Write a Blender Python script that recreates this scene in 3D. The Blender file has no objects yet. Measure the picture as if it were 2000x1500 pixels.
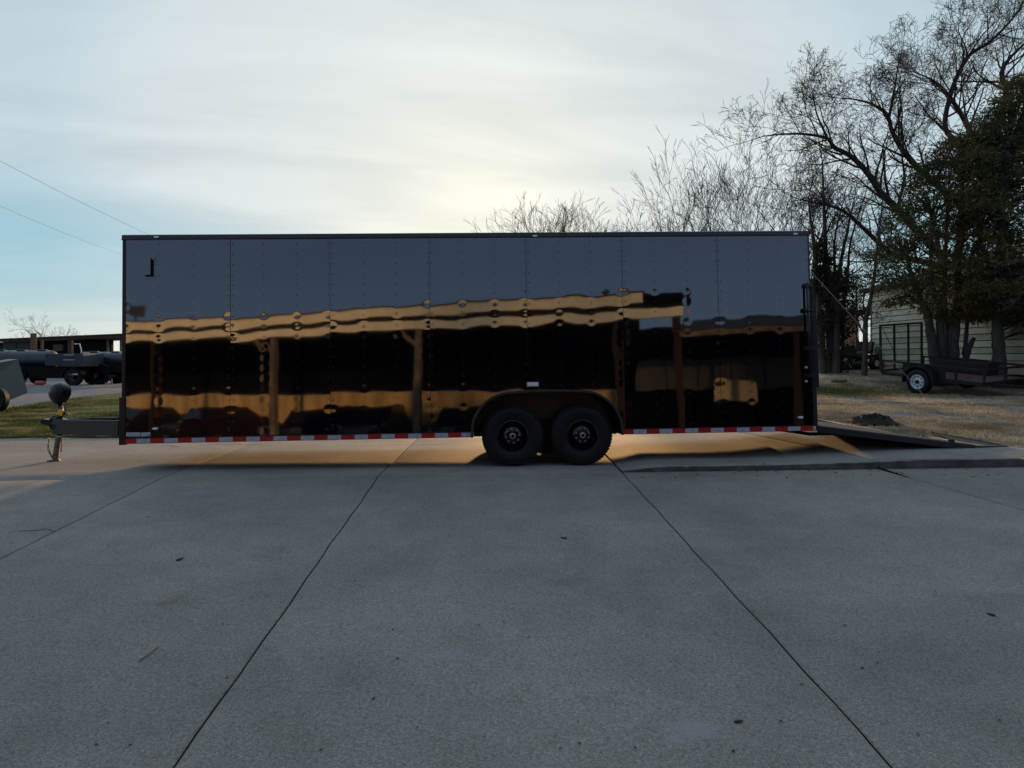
import bpy, math, random
import numpy as np
from mathutils import Vector, Matrix, Euler
R = math.radians
rng = random.Random(7)
SC = bpy.context.scene
COL = SC.collection

# ------------------------------------------------------------------ camera, light, exposure
EYE = 1.337
F = 1400.0            # focal length in photo pixels (photo 2000 wide)
HZ = 700.0            # row of the true horizon in the photo
cam_d = bpy.data.cameras.new('camera'); cam = bpy.data.objects.new('camera', cam_d); COL.objects.link(cam)
cam.location = (0, 0, EYE); cam.rotation_euler = (R(90), 0, 0)
cam_d.sensor_width = 36; cam_d.lens = 36 * F / 2000.0
cam_d.shift_y = -(750 - HZ) / 2000.0 * 1.0
cam_d.clip_start = 0.05; cam_d.clip_end = 3000
SC.camera = cam
SC.view_settings.view_transform = 'Standard'; SC.view_settings.look = 'None'
SC.view_settings.gamma = 1; SC.view_settings.exposure = 0.0
SC.view_settings.use_curve_mapping = False
SC.cycles.max_bounces = 6; SC.cycles.glossy_bounces = 4; SC.cycles.diffuse_bounces = 3

SUN_EL = R(5.9); SUN_AZ = R(3.2)      # azimuth from +Y towards +X
SUNV = Vector((math.sin(SUN_AZ) * math.cos(SUN_EL), math.cos(SUN_AZ) * math.cos(SUN_EL), math.sin(SUN_EL)))
sl = bpy.data.lights.new('sun', 'SUN'); sl.energy = 5.0; sl.angle = R(2.0); sl.color = (1.0, 0.58, 0.25)
so = bpy.data.objects.new('sun', sl); COL.objects.link(so)
so.rotation_euler = SUNV.to_track_quat('Z', 'Y').to_euler()

W = bpy.data.worlds.new('World'); SC.world = W; W.use_nodes = True
wt = W.node_tree; wt.nodes.clear()
def wn(t, **k):
    n = wt.nodes.new(t)
    for a, b in k.items(): setattr(n, a, b)
    return n
def wl(a, b): wt.links.new(a, b)
def wmath(op, a, b=None, clamp=False):
    n = wn('ShaderNodeMath', operation=op); n.use_clamp = clamp
    for i, v in enumerate((a, b)):
        if v is None: continue
        if isinstance(v, (int, float)): n.inputs[i].default_value = v
        else: wl(v, n.inputs[i])
    return n.outputs[0]
def wramp(val, stops):
    n = wn('ShaderNodeValToRGB'); r = n.color_ramp
    while len(r.elements) > 1: r.elements.remove(r.elements[0])
    r.elements[0].position = stops[0][0]; r.elements[0].color = (*stops[0][1], 1) if len(stops[0][1]) == 3 else stops[0][1]
    for p, c in stops[1:]:
        e = r.elements.new(p); e.color = (*c, 1)
    wl(val, n.inputs[0]); return n.outputs[0]
def wmix(f, a, b):
    n = wn('ShaderNodeMix', data_type='RGBA')
    if isinstance(f, (int, float)): n.inputs[0].default_value = f
    else: wl(f, n.inputs[0])
    for i, v in ((6, a), (7, b)):
        if isinstance(v, tuple): n.inputs[i].default_value = (*v, 1)
        else: wl(v, n.inputs[i])
    return n.outputs[2]
tc = wn('ShaderNodeTexCoord'); sep = wn('ShaderNodeSeparateXYZ'); wl(tc.outputs['Generated'], sep.inputs[0])
sky = wn('ShaderNodeTexSky', sky_type='NISHITA'); sky.sun_disc = False
sky.sun_elevation = SUN_EL; sky.sun_rotation = SUN_AZ; sky.air_density = 1.0; sky.dust_density = 1.2; sky.ozone_density = 1.4
skm = wn('ShaderNodeVectorMath', operation='SCALE'); wl(sky.outputs[0], skm.inputs[0]); skm.inputs['Scale'].default_value = 0.075
dt = wn('ShaderNodeVectorMath', operation='DOT_PRODUCT'); wl(tc.outputs['Generated'], dt.inputs[0]); dt.inputs[1].default_value = Vector((-.045, .985, .165)).normalized()
dot = dt.outputs['Value']
# thin cloud veil, drawn on a high plane so it streams out towards the horizon
zz = wmath('ADD', wmath('MAXIMUM', sep.outputs[2], 0.0), 0.10)
cx = wmath('DIVIDE', sep.outputs[0], zz); cy = wmath('DIVIDE', sep.outputs[1], zz)
cmb = wn('ShaderNodeCombineXYZ'); wl(wmath('ADD', wmath('MULTIPLY', cx, .42), wmath('MULTIPLY', cy, .22)), cmb.inputs[0])
wl(wmath('SUBTRACT', wmath('MULTIPLY', cy, 1.1), wmath('MULTIPLY', cx, .35)), cmb.inputs[1])
nz = wn('ShaderNodeTexNoise'); nz.inputs['Scale'].default_value = 1.3; nz.inputs['Detail'].default_value = 7; nz.inputs['Roughness'].default_value = .55
nz.inputs['Distortion'].default_value = .5
wl(cmb.outputs[0], nz.inputs['Vector'])
# streak factor 0..1
streak = wmath('MULTIPLY', wmath('SUBTRACT', nz.outputs[0], .38), 3.6, True)
# how close to the sun: 0 far, 1 near
near = wmath('POWER', wmath('MAXIMUM', dot, 0.0), 9.0)
vnear = wmath('POWER', wmath('MAXIMUM', dot, 0.0), 70.0)
back = wmath('MULTIPLY', wmath('ADD', dot, 1.0), .5, True)
cl0 = wramp(back, [(0.0, (.115, .165, .29)), (.45, (.25, .32, .43)), (.80, (.36, .465, .535)), (.93, (.475, .565, .61)), (1.0, (.66, .69, .67))])
cl1 = wmix(vnear, cl0, (.84, .83, .715))
bright = wn('ShaderNodeVectorMath', operation='SCALE'); wl(cl1, bright.inputs[0])
wl(wmath('ADD', wmath('MULTIPLY', streak, .16), .92), bright.inputs['Scale'])
# cover: thick high up, opening to clear sky low down, haze again at the horizon
el = sep.outputs[2]
cov = wramp(el, [(0.0, (.90,) * 3), (.045, (.50,) * 3), (.09, (.10,) * 3), (.14, (.22,) * 3), (.23, (.84,) * 3), (1.0, (.93,) * 3)])
side = wmath('MULTIPLY', wmath('SUBTRACT', dot, .86), 7.0, True)
cov2 = wmath('ADD', cov, wmath('MULTIPLY', side, .6), True)
cov3 = wmath('ADD', cov2, wmath('MULTIPLY', wmath('SUBTRACT', nz.outputs[0], .5), .5), True)
blue = wmix(.8, skm.outputs[0], (.24, .50, .64))
blueb = wmix(wmath('MULTIPLY', wmath('SUBTRACT', .45, back), 3.0, True), blue, (.15, .21, .32))
hz = wmath('POWER', wmath('SUBTRACT', 1.0, wmath('MAXIMUM', el, 0.0)), wmath('ADD', wmath('MULTIPLY', back, 16.0), 6.0))
skyc = wmix(cov3, blueb, bright.outputs[0])
hazec = wmix(wmath('MULTIPLY', back, 1.0), (.19, .31, .46), (.80, .79, .64))
fin = wmix(wmath('MULTIPLY', hz, .85), skyc, hazec)
bg = wn('ShaderNodeBackground'); wl(fin, bg.inputs[0]); bg.inputs[1].default_value = 1.22
wo = wn('ShaderNodeOutputWorld'); wl(bg.outputs[0], wo.inputs[0])

# ------------------------------------------------------------------ ground shape
def sst(a, b, x):
    t = min(1.0, max(0.0, (x - a) / (b - a))); return t * t * (3 - 2 * t)
TH = R(2.6); CT, ST = math.cos(TH), math.sin(TH)
ROWY = 8.38
def rowy(x): return ROWY + math.tan(TH) * x
RISE = [(8.3, .045), (9.5, .10), (12, .20), (14, .28), (19.4, .36), (26, .86), (31, .95), (60, 1.0), (900, 1.0)]
def lerp_tab(t, x):
    if x <= t[0][0]: return t[0][1]
    for (a, va), (b, vb) in zip(t, t[1:]):
        if x <= b: return va + (vb - va) * (x - a) / (b - a)
    return t[-1][1]
def gz(x, y):
    xx = max(-12, min(12, x)); d = y - (ROWY + math.tan(TH) * xx)
    side = .006 * xx * (1 - sst(12, 30, abs(y)))
    if d <= 0:
        return -.010 + side + .05 * max(d, -11.5 - ROWY + 1)
    base = -.010 - .03 * min(d, 4.8) + side
    r = sst(2.5, 6.0, x)
    return base + r * (lerp_tab(RISE, y) - base)
def world(px, py, Y): return Vector(((px - 1000) / F * Y, Y, EYE + (HZ - py) / F * Y))
def ground_hit(px, py):
    u, v = (px - 1000) / F, (HZ - py) / F
    lo, hi = .5, 400.0; y = lo
    while y < hi:
        if EYE + v * y <= gz(u * y, y): break
        y += .02 if y < 40 else .5
    return Vector((u * y, y, gz(u * y, y)))
def on_ground(px, Y):
    x = (px - 1000) / F * Y
    return Vector((x, Y, gz(x, Y)))

# ------------------------------------------------------------------ object helpers
def tag(o, label=None, cat=None, group=None, kind=None):
    if label: o['label'] = label
    if cat: o['category'] = cat
    if group: o['group'] = group
    if kind: o['kind'] = kind
    return o
def empty(name, loc=(0, 0, 0), rot=(0, 0, 0), parent=None, **k):
    o = bpy.data.objects.new(name, None); COL.objects.link(o)
    o.location = loc; o.rotation_euler = rot; o.parent = parent; o.empty_display_size = .2
    return tag(o, **k)
def copy_tree(o, parent=None):
    c = o.copy(); COL.objects.link(c); c.parent = parent
    for ch in list(o.children): copy_tree(ch, c)
    return c
def frame_from(d):
    d = Vector(d).normalized()
    up = Vector((0, 0, 1)) if abs(d.z) < .9 else Vector((1, 0, 0))
    a = d.cross(up).normalized(); b = d.cross(a).normalized()
    return a, b
class MB:
    def __init__(s): s.v = []; s.f = []
    def add(s, vs, fs):
        n = len(s.v); s.v.extend([tuple(p) for p in vs]); s.f.extend([tuple(i + n for i in f) for f in fs]); return s
    def box(s, x0, x1, y0, y1, z0, z1, M=None):
        vs = [Vector(p) for p in ((x0, y0, z0), (x1, y0, z0), (x1, y1, z0), (x0, y1, z0), (x0, y0, z1), (x1, y0, z1), (x1, y1, z1), (x0, y1, z1))]
        if M is not None: vs = [M @ p for p in vs]
        return s.add(vs, [(0, 3, 2, 1), (4, 5, 6, 7), (0, 1, 5, 4), (1, 2, 6, 5), (2, 3, 7, 6), (3, 0, 4, 7)])
    def bar(s, p0, p1, w, h, roll=0):
        p0, p1 = Vector(p0), Vector(p1); a, b = frame_from(p1 - p0)
        vs = []
        for p in (p0, p1):
            for i, j in ((-1, -1), (1, -1), (1, 1), (-1, 1)): vs.append(p + a * (i * w / 2) + b * (j * h / 2))
        return s.add(vs, [(0, 1, 2, 3), (7, 6, 5, 4), (0, 4, 5, 1), (1, 5, 6, 2), (2, 6, 7, 3), (3, 7, 4, 0)])
    def tube(s, pts, rad, n=8, caps=True):
        pts = [Vector(p) for p in pts]
        if isinstance(rad, (int, float)): rad = [rad] * len(pts)
        vs = []; fs = []; L = len(pts)
        for i, p in enumerate(pts):
            d = pts[min(i + 1, L - 1)] - pts[max(i - 1, 0)]
            if d.length < 1e-9: d = Vector((0, 0, 1))
            if i == 0: a, b = frame_from(d)
            else:
                d = d.normalized(); a = (a - d * a.dot(d)).normalized(); b = d.cross(a)
            for k in range(n):
                t = 2 * math.pi * k / n
                vs.append(p + (a * math.cos(t) + b * math.sin(t)) * rad[i])
        for i in range(L - 1):
            for k in range(n):
                k2 = (k + 1) % n
                fs.append((i * n + k, i * n + k2, (i + 1) * n + k2, (i + 1) * n + k))
        if caps: fs.append(tuple(range(n - 1, -1, -1))); fs.append(tuple((L - 1) * n + k for k in range(n)))
        return s.add(vs, fs)
    def lathe(s, prof, n=32, o=(0, 0, 0), axis='y'):      # prof: (r, h) along axis
        vs = []; fs = []; o = Vector(o)
        for r, h in prof:
            for k in range(n):
                t = 2 * math.pi * k / n; c, q = math.cos(t) * r, math.sin(t) * r
                p = {'y': (c, h, q), 'z': (c, q, h), 'x': (h, c, q)}[axis]
                vs.append(o + Vector(p))
        for i in range(len(prof) - 1):
            for k in range(n):
                k2 = (k + 1) % n
                fs.append((i * n + k, i * n + k2, (i + 1) * n + k2, (i + 1) * n + k))
        return s.add(vs, fs)
    def prism(s, poly, y0, y1, plane='xz'):
        n = len(poly); f = {'xz': lambda a, b, c: (a, c, b), 'xy': lambda a, b, c: (a, b, c), 'yz': lambda a, b, c: (c, a, b)}[plane]
        vs = [f(a, b, y0) for a, b in poly] + [f(a, b, y1) for a, b in poly]
        fs = [tuple(range(n)), tuple(range(2 * n - 1, n - 1, -1))] + [(i, i + n, (i + 1) % n + n, (i + 1) % n) for i in range(n)]
        return s.add(vs, fs)
    def build(s, name, mat, parent=None, smooth=False, bevel=0, M=None, **k):
        me = bpy.data.meshes.new(name); vs = s.v
        if M is not None: vs = [tuple(M @ Vector(p)) for p in vs]
        me.from_pydata(vs, [], s.f); me.materials.append(mat)
        if smooth is not False:
            me.polygons.foreach_set('use_smooth', [True] * len(me.polygons))
            if smooth is not True: me.set_sharp_from_angle(angle=R(smooth))
        me.validate(); me.update()
        bm_fix(me)
        o = bpy.data.objects.new(name, me); COL.objects.link(o); o.parent = parent
        if bevel:
            m = o.modifiers.new('bevel', 'BEVEL'); m.width = bevel; m.segments = 2; m.limit_method = 'ANGLE'; m.angle_limit = R(40)
        return tag(o, **k)
import bmesh
def bm_fix(me):
    if len(me.polygons) > 40000: return
    b = bmesh.new(); b.from_mesh(me); bmesh.ops.recalc_face_normals(b, faces=b.faces); b.to_mesh(me); b.free()
def inst(src, name, parent, loc=(0, 0, 0), rot=(0, 0, 0)):
    o = bpy.data.objects.new(name, src.data); COL.objects.link(o); o.parent = parent; o.location = loc; o.rotation_euler = rot
    for m in src.modifiers:
        if m.type == 'BEVEL':
            q = o.modifiers.new('bevel', 'BEVEL'); q.width = m.width; q.segments = m.segments; q.limit_method = 'ANGLE'; q.angle_limit = m.angle_limit
    return o

# ------------------------------------------------------------------ materials
MATS = {}
def mat(name, color, rough=.6, metal=0.0, ior=1.5, var=0.0, vscale=5.0, color2=None, bump=0.0, bscale=40.0, rvar=0.0, spec=.5, coords='Object', stretch=(1, 1, 1), detail=6, alpha=None):
    if name in MATS: return MATS[name]
    m = bpy.data.materials.new(name); m.use_nodes = True; t = m.node_tree; p = t.nodes['Principled BSDF']
    p.inputs['Base Color'].default_value = (*color, 1); p.inputs['Roughness'].default_value = rough
    p.inputs['Metallic'].default_value = metal; p.inputs['IOR'].default_value = ior; p.inputs['Specular IOR Level'].default_value = spec
    if var or color2 or bump or rvar:
        c = t.nodes.new('ShaderNodeTexCoord'); mp = t.nodes.new('ShaderNodeMapping'); mp.inputs['Scale'].default_value = stretch
        t.links.new(c.outputs[coords], mp.inputs[0])
        n = t.nodes.new('ShaderNodeTexNoise'); n.inputs['Scale'].default_value = vscale; n.inputs['Detail'].default_value = detail; n.inputs['Roughness'].default_value = .62
        t.links.new(mp.outputs[0], n.inputs['Vector'])
        if var or color2:
            r = t.nodes.new('ShaderNodeValToRGB'); t.links.new(n.outputs[0], r.inputs[0])
            c2 = color2 or tuple(x * (1 - var) for x in color)
            r.color_ramp.elements[0].position = .33; r.color_ramp.elements[0].color = (*c2, 1)
            r.color_ramp.elements[1].position = .68; r.color_ramp.elements[1].color = (*[min(1, x * (1 + var * .6)) for x in color], 1)
            t.links.new(r.outputs[0], p.inputs['Base Color'])
        if rvar:
            mr = t.nodes.new('ShaderNodeMapRange'); mr.inputs[3].default_value = rough - rvar; mr.inputs[4].default_value = rough + rvar
            t.links.new(n.outputs[0], mr.inputs[0]); t.links.new(mr.outputs[0], p.inputs['Roughness'])
        if bump:
            n2 = t.nodes.new('ShaderNodeTexNoise'); n2.inputs['Scale'].default_value = bscale; n2.inputs['Detail'].default_value = 5
            t.links.new(mp.outputs[0], n2.inputs['Vector'])
            b = t.nodes.new('ShaderNodeBump'); b.inputs['Distance'].default_value = bump; b.inputs['Strength'].default_value = 1
            t.links.new(n2.outputs[0], b.inputs['Height']); t.links.new(b.outputs[0], p.inputs['Normal'])
    MATS[name] = m; return m
M_panel = mat('gloss_black_paint', (.0035, .0035, .0045), rough=.03, ior=2.5)
M_black = mat('satin_black_metal', (.004, .004, .006), rough=.30, ior=1.5, rvar=.06, vscale=20)
M_trim = mat('roof_trim_black', (.022, .022, .028), rough=.38, ior=1.6, var=.2, vscale=6)
M_frame = mat('charcoal_steel', (.011, .011, .014), spec=.35, rough=.42, var=.2, vscale=9, bump=.0006, bscale=60)
M_dark = mat('underbody_black', (.006, .006, .006), rough=.8, spec=.2)
M_tyre = mat('tyre_rubber', (.0055, .0058, .0075), rough=.55, var=.3, vscale=14, bump=.0006, bscale=90, spec=.3)
M_tread_r = mat('dusty_tread', (.026, .027, .030), rough=.85, color2=(.008, .008, .010), vscale=22, bump=.001, bscale=90, spec=.3)
M_rimb = mat('gloss_black_rim', (.004, .004, .005), rough=.14)
M_chrome = mat('zinc_steel', (.55, .56, .58), rough=.28, metal=1.0)
M_white = mat('white_lens', (.72, .74, .78), rough=.25)
M_redr = mat('red_reflective', (.45, .008, .012), rough=.3, var=.15, vscale=30)
M_whiter = mat('white_reflective', (.40, .43, .50), rough=.3, var=.12, vscale=30)
M_tag = mat('yellow_tag', (.95, .50, .02), rough=.5)
M_paper = mat('sticker_white', (.50, .55, .62), rough=.4)
M_ink = mat('sticker_ink', (.05, .07, .14), rough=.5)
M_rust = mat('rusty_steel', (.22, .14, .09), rough=.8, color2=(.10, .06, .04), vscale=25, bump=.001, bscale=80)
M_post = mat('weathered_jack_steel', (.22, .20, .17), rough=.6, color2=(.14, .11, .08), vscale=18)
M_chain = mat('dull_chain', (.16, .15, .13), rough=.45, metal=.7)

def noise_nodes(t, scale, detail=6, rough=.6, src=None, stretch=None, dist=0.0):
    n = t.nodes.new('ShaderNodeTexNoise'); n.inputs['Scale'].default_value = scale; n.inputs['Detail'].default_value = detail
    n.inputs['Roughness'].default_value = rough; n.inputs['Distortion'].default_value = dist
    if src is None:
        g = t.nodes.new('ShaderNodeNewGeometry'); src = g.outputs['Position']
    if stretch:
        mp = t.nodes.new('ShaderNodeMapping'); mp.inputs['Scale'].default_value = stretch; t.links.new(src, mp.inputs[0]); src = mp.outputs[0]
    t.links.new(src, n.inputs['Vector']); return n.outputs[0]
def ramp(t, v, stops):
    n = t.nodes.new('ShaderNodeValToRGB'); r = n.color_ramp
    r.elements[0].position, r.elements[0].color = stops[0][0], (*stops[0][1], 1)
    r.elements[1].position, r.elements[1].color = stops[-1][0], (*stops[-1][1], 1)
    for p, c in stops[1:-1]:
        e = r.elements.new(p); e.color = (*c, 1)
    t.links.new(v, n.inputs[0]); return n.outputs[0]
def mixc(t, f, a, b, mode='MIX'):
    n = t.nodes.new('ShaderNodeMix'); n.data_type = 'RGBA'; n.blend_type = mode
    if isinstance(f, (int, float)): n.inputs[0].default_value = f
    else: t.links.new(f, n.inputs[0])
    for i, v in ((6, a), (7, b)):
        if isinstance(v, tuple): n.inputs[i].default_value = (*v, 1)
        else: t.links.new(v, n.inputs[i])
    return n.outputs[2]
# stains of their own shape on the apron: x, y, half sizes, colour, strength
CSTAINS = [(-2.15, 4.55, .95, .55, (.13, .095, .06), .9), (-.72, 4.05, .75, .16, (.33, .335, .34), .7), (1.4, 6.6, .7, .25, (.31, .33, .34), .6), (-4.6, 6.4, .5, .2, (.31, .32, .33), .6),
           (-3.1, 5.4, .3, .12, (.34, .35, .36), .7), (3.3, 4.6, 1.1, .45, (.13, .12, .11), .5), (.3, 4.9, .9, .4, (.15, .14, .13), .5), (4.2, 6.2, .6, .2, (.32, .33, .34), .6), (-.2, 7.0, 1.1, .18, (.30, .31, .31), .5), (-6.6, 9.8, .5, .05, (.12, .06, .03), .9)]
def concrete():
    m = bpy.data.materials.new('worn_concrete'); m.use_nodes = True; t = m.node_tree; p = t.nodes['Principled BSDF']
    big = noise_nodes(t, .45, 5, .55, dist=.3); med = noise_nodes(t, 2.6, 7, .65); fine = noise_nodes(t, 60, 4, .75); grit = noise_nodes(t, 190, 2, .7)
    blot = noise_nodes(t, 1.1, 4, .5, stretch=(1, 1.6, 1))
    c = ramp(t, big, [(.34, (.236, .214, .194)), (.5, (.280, .254, .230)), (.66, (.325, .297, .266))])
    c = mixc(t, .5, c, ramp(t, med, [(.3, (.72,) * 3), (.7, (1.12,) * 3)]), 'MULTIPLY')
    c = mixc(t, .75, c, ramp(t, fine, [(.36, (.60,) * 3), (.50, (1.0,) * 3), (.66, (1.35,) * 3)]), 'MULTIPLY')
    c = mixc(t, .75, c, ramp(t, grit, [(.36, (.52,) * 3), (.50, (.98,) * 3), (.64, (1.6, 1.58, 1.52))]), 'MULTIPLY')
    # scuffed pale patches
    sc_ = ramp(t, blot, [(.66, (0,) * 3), (.78, (1,) * 3)])
    c = mixc(t, sc_, c, (.30, .31, .32))
    dirt = ramp(t, noise_nodes(t, .8, 5, .6, stretch=(1.2, .8, 1)), [(.62, (0,) * 3), (.80, (.45,) * 3)])
    c = mixc(t, dirt, c, (.135, .118, .095))
    g = t.nodes.new('ShaderNodeNewGeometry')
    for (sx, sy, rx, ry, sc_col, amt) in CSTAINS:
        mp = t.nodes.new('ShaderNodeMapping'); mp.vector_type = 'POINT'; mp.inputs['Location'].default_value = (-sx / rx, -sy / ry, 0); mp.inputs['Scale'].default_value = (1 / rx, 1 / ry, 0)
        t.links.new(g.outputs['Position'], mp.inputs[0]); ln = t.nodes.new('ShaderNodeVectorMath'); ln.operation = 'LENGTH'; t.links.new(mp.outputs[0], ln.inputs[0])
        ad = t.nodes.new('ShaderNodeMath'); ad.operation = 'MULTIPLY_ADD'; t.links.new(med, ad.inputs[0]); ad.inputs[1].default_value = 1.6; t.links.new(ln.outputs['Value'], ad.inputs[2])
        c = mixc(t, ramp(t, ad.outputs[0], [(.45, (amt,) * 3), (.999, (0,) * 3)]) , c, sc_col)
    t.links.new(c, p.inputs['Base Color']); p.inputs['Roughness'].default_value = .85; p.inputs['Specular IOR Level'].default_value = .18
    b = t.nodes.new('ShaderNodeBump'); b.inputs['Distance'].default_value = .0035; b.inputs['Strength'].default_value = .9
    t.links.new(mixc(t, .5, fine, grit), b.inputs['Height']); t.links.new(b.outputs[0], p.inputs['Normal'])
    return m
M_conc = concrete()
M_kerbf = mat('dark_kerb_face', (.14, .13, .115), rough=.9, color2=(.06, .055, .048), vscale=5, bump=.006, bscale=25)  # side faces of the raised slabs, coloured darker than their tops
def ground_mat():
    m = bpy.data.materials.new('ground_cover'); m.use_nodes = True; t = m.node_tree; p = t.nodes['Principled BSDF']
    at = t.nodes.new('ShaderNodeAttribute'); at.attribute_name = 'cover'; sp = t.nodes.new('ShaderNodeSeparateColor'); t.links.new(at.outputs['Color'], sp.inputs[0])
    n1 = noise_nodes(t, 1.2, 6, .65); n2 = noise_nodes(t, 14, 6, .7, stretch=(1, .5, 1)); n3 = noise_nodes(t, 45, 5, .7)
    straw = ramp(t, n2, [(.36, (.17, .13, .09)), (.5, (.45, .37, .26)), (.64, (.70, .60, .43))])
    soil = ramp(t, n3, [(.36, (.07, .055, .042)), (.64, (.26, .22, .175))])
    straw = mixc(t, ramp(t, n1, [(.45, (0,) * 3), (.6, (.8,) * 3)]), straw, soil)
    green = ramp(t, n2, [(.34, (.035, .052, .018)), (.5, (.095, .12, .040)), (.66, (.27, .25, .12))])
    grav = ramp(t, n3, [(.38, (.05, .05, .052)), (.5, (.20, .20, .21)), (.62, (.46, .46, .47))])
    def m2(ch): return ramp(t, mixc(t, .35, sp.outputs[ch], n2), [(.34, (0,) * 3), (.46, (1,) * 3)])
    c = mixc(t, m2(1), straw, green); c = mixc(t, m2(0), c, grav)
    t.links.new(c, p.inputs['Base Color']); p.inputs['Roughness'].default_value = .95; p.inputs['Specular IOR Level'].default_value = .1
    b = t.nodes.new('ShaderNodeBump'); b.inputs['Distance'].default_value = .03; t.links.new(n3, b.inputs['Height']); t.links.new(b.outputs[0], p.inputs['Normal'])
    return m
M_ground = ground_mat()
# ------------------------------------------------------------------ ground sheet
e1 = ground_hit(1600, 818); e2 = ground_hit(1650, 832); e3 = ground_hit(2000, 887); e4 = ground_hit(1700, 852); e5 = ground_hit(1800, 868)
_E = [(-40, 13.6), (-9, 13.75), (-4, 13.9), (3.8, 13.9), (e1.x, e1.y), (e2.x, e2.y), (e4.x, e4.y), (e5.x, e5.y), (e3.x, e3.y), (e3.x + 8, e3.y + .1), (40, 10.5)]
EDGE = sorted(_E)
def nz2(x, y, s=0):
    return (math.sin(x * 1.7 + y * .9 + s) + math.sin(x * .63 - y * 1.31 + 2 * s) + math.sin(x * 3.9 + y * 2.7 + 3 * s) * .5 + math.sin(y * 5.3 - x * 4.1 + s) * .3) / 2.8
def edge_y(x): return lerp_tab(EDGE, x)
def gravel_d(x, y): return -(x + 15.2 + .20 * (y - 21)) if y > 19 else -1.0
def inside(x, y): return -15 < y < edge_y(x) - .04 and -13.4 < x < 16
def axis(a, b, st, lo, hi, g=1.28):
    c = list(np.arange(a, b + 1e-6, st)); s = st; v = a
    L = []
    while v > lo: s *= g; v -= s; L.append(v)
    s = st; v = b; H = []
    while v < hi: s *= g; v += s; H.append(v)
    return L[::-1] + c + H
xs = axis(-16, 17, .2, -900, 900); ys = axis(-17, 12, .5, -900, 12)
ys = [y for y in ys if y < 8.6] + list(np.arange(8.8, 32, .16)); s_ = .16
while ys[-1] < 1200: s_ *= 1.25; ys.append(ys[-1] + s_)
vs = []; cov = []
for y in ys:
    for x in xs:
        z = gz(x, y)
        if inside(x, y): z -= .16
        else:
            z += .012 + .018 * nz2(x * 2, y * 2) + (.05 * nz2(x * .6, y * .6, 2) if y > 16 else 0)
            if abs(x) > 60 or y > 80: z -= 0
        vs.append((x, y, z))
        if x < 3:
            gv = max(sst(-.5, .5, gravel_d(x, y) + .25 * nz2(x * 1.5, y * 1.5, 5)) * sst(20, 21.2, y + .4 * nz2(x, y)), sst(36, 38, y)) if y > 15 else 0
            gr = (1 - gv) * (.75 + .3 * nz2(x * .8, y * .8, 1)) * (1 if y > 14.15 + .1 * nz2(x * 2, y) else .35) if y > 10 else 0
            if y < 0: gv = 1.0 if x < -13 else .6
        else:
            gv = .62 * math.exp(-((y - 13.3 - .2 * (x - 6)) ** 2) / .5) * (.8 + .4 * nz2(x, y, 9)) if y > 8 else .3
            gr = max(0, .9 * math.exp(-((y - 19.6) ** 2) / 3.5 - ((x - 8.5) ** 2) / 4.0) + .15 * nz2(x, y, 4))
            gr += .5 * math.exp(-((y - 25) ** 2) / 3.0) * .5
        cov.append((max(0, min(1, gv)), max(0, min(1, gr)), 0, 1))
nx = len(xs); fs = [(j * nx + i, j * nx + i + 1, (j + 1) * nx + i + 1, (j + 1) * nx + i) for j in range(len(ys) - 1) for i in range(nx - 1)]
me = bpy.data.meshes.new('ground'); me.from_pydata(vs, [], fs); me.materials.append(M_ground)
ca = me.color_attributes.new('cover', 'FLOAT_COLOR', 'POINT'); ca.data.foreach_set('color', np.array(cov, dtype=np.float32).ravel())
me.polygons.foreach_set('use_smooth', [True] * len(me.polygons))
ground = bpy.data.objects.new('ground', me); COL.objects.link(ground); tag(ground, kind='structure')

# ------------------------------------------------------------------ concrete apron of cast slabs
apron = empty('concrete_apron', kind='structure')
def colline(pa, pb):
    a, b = ground_hit(*pa), ground_hit(*pb); k = (b.x - a.x) / (b.y - a.y)
    return lambda y: a.x + k * (y - a.y)
cA = colline((310, 937), (0, 1092)); cB = colline((739, 931), (340, 1500)); cC = colline((1213, 921), (1745, 1500)); cD = colline((1715, 916), (2000, 997))
cA2 = colline((310, 937), (486, 868)); cB2 = colline((739, 931), (810, 862)); cC2 = colline((1213, 921), (1190, 897)); cD2 = lambda y: cD(ROWY) - .14 * (y - ROWY)
def sh(c, d): return lambda y: c(y) + d
wob = lambda y, s: .003 * math.sin(y * 2.3 + s) + .003 * math.sin(y * 7.1 + 2 * s) + .002 * math.sin(y * 19 + s)
cols = [(sh(cA, -9.4), sh(cA2, -9.4)), (sh(cA, -6.3), sh(cA2, -6.3)), (sh(cA, -3.1), sh(cA2, -3.1)), (cA, cA2), (cB, cB2), (cC, cC2), (cD, cD2), (sh(cD, 3.2), sh(cD2, 3.2)), (sh(cD, 6.4), sh(cD2, 6.4)), (sh(cD, 9.6), sh(cD2, 9.6))]
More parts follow.
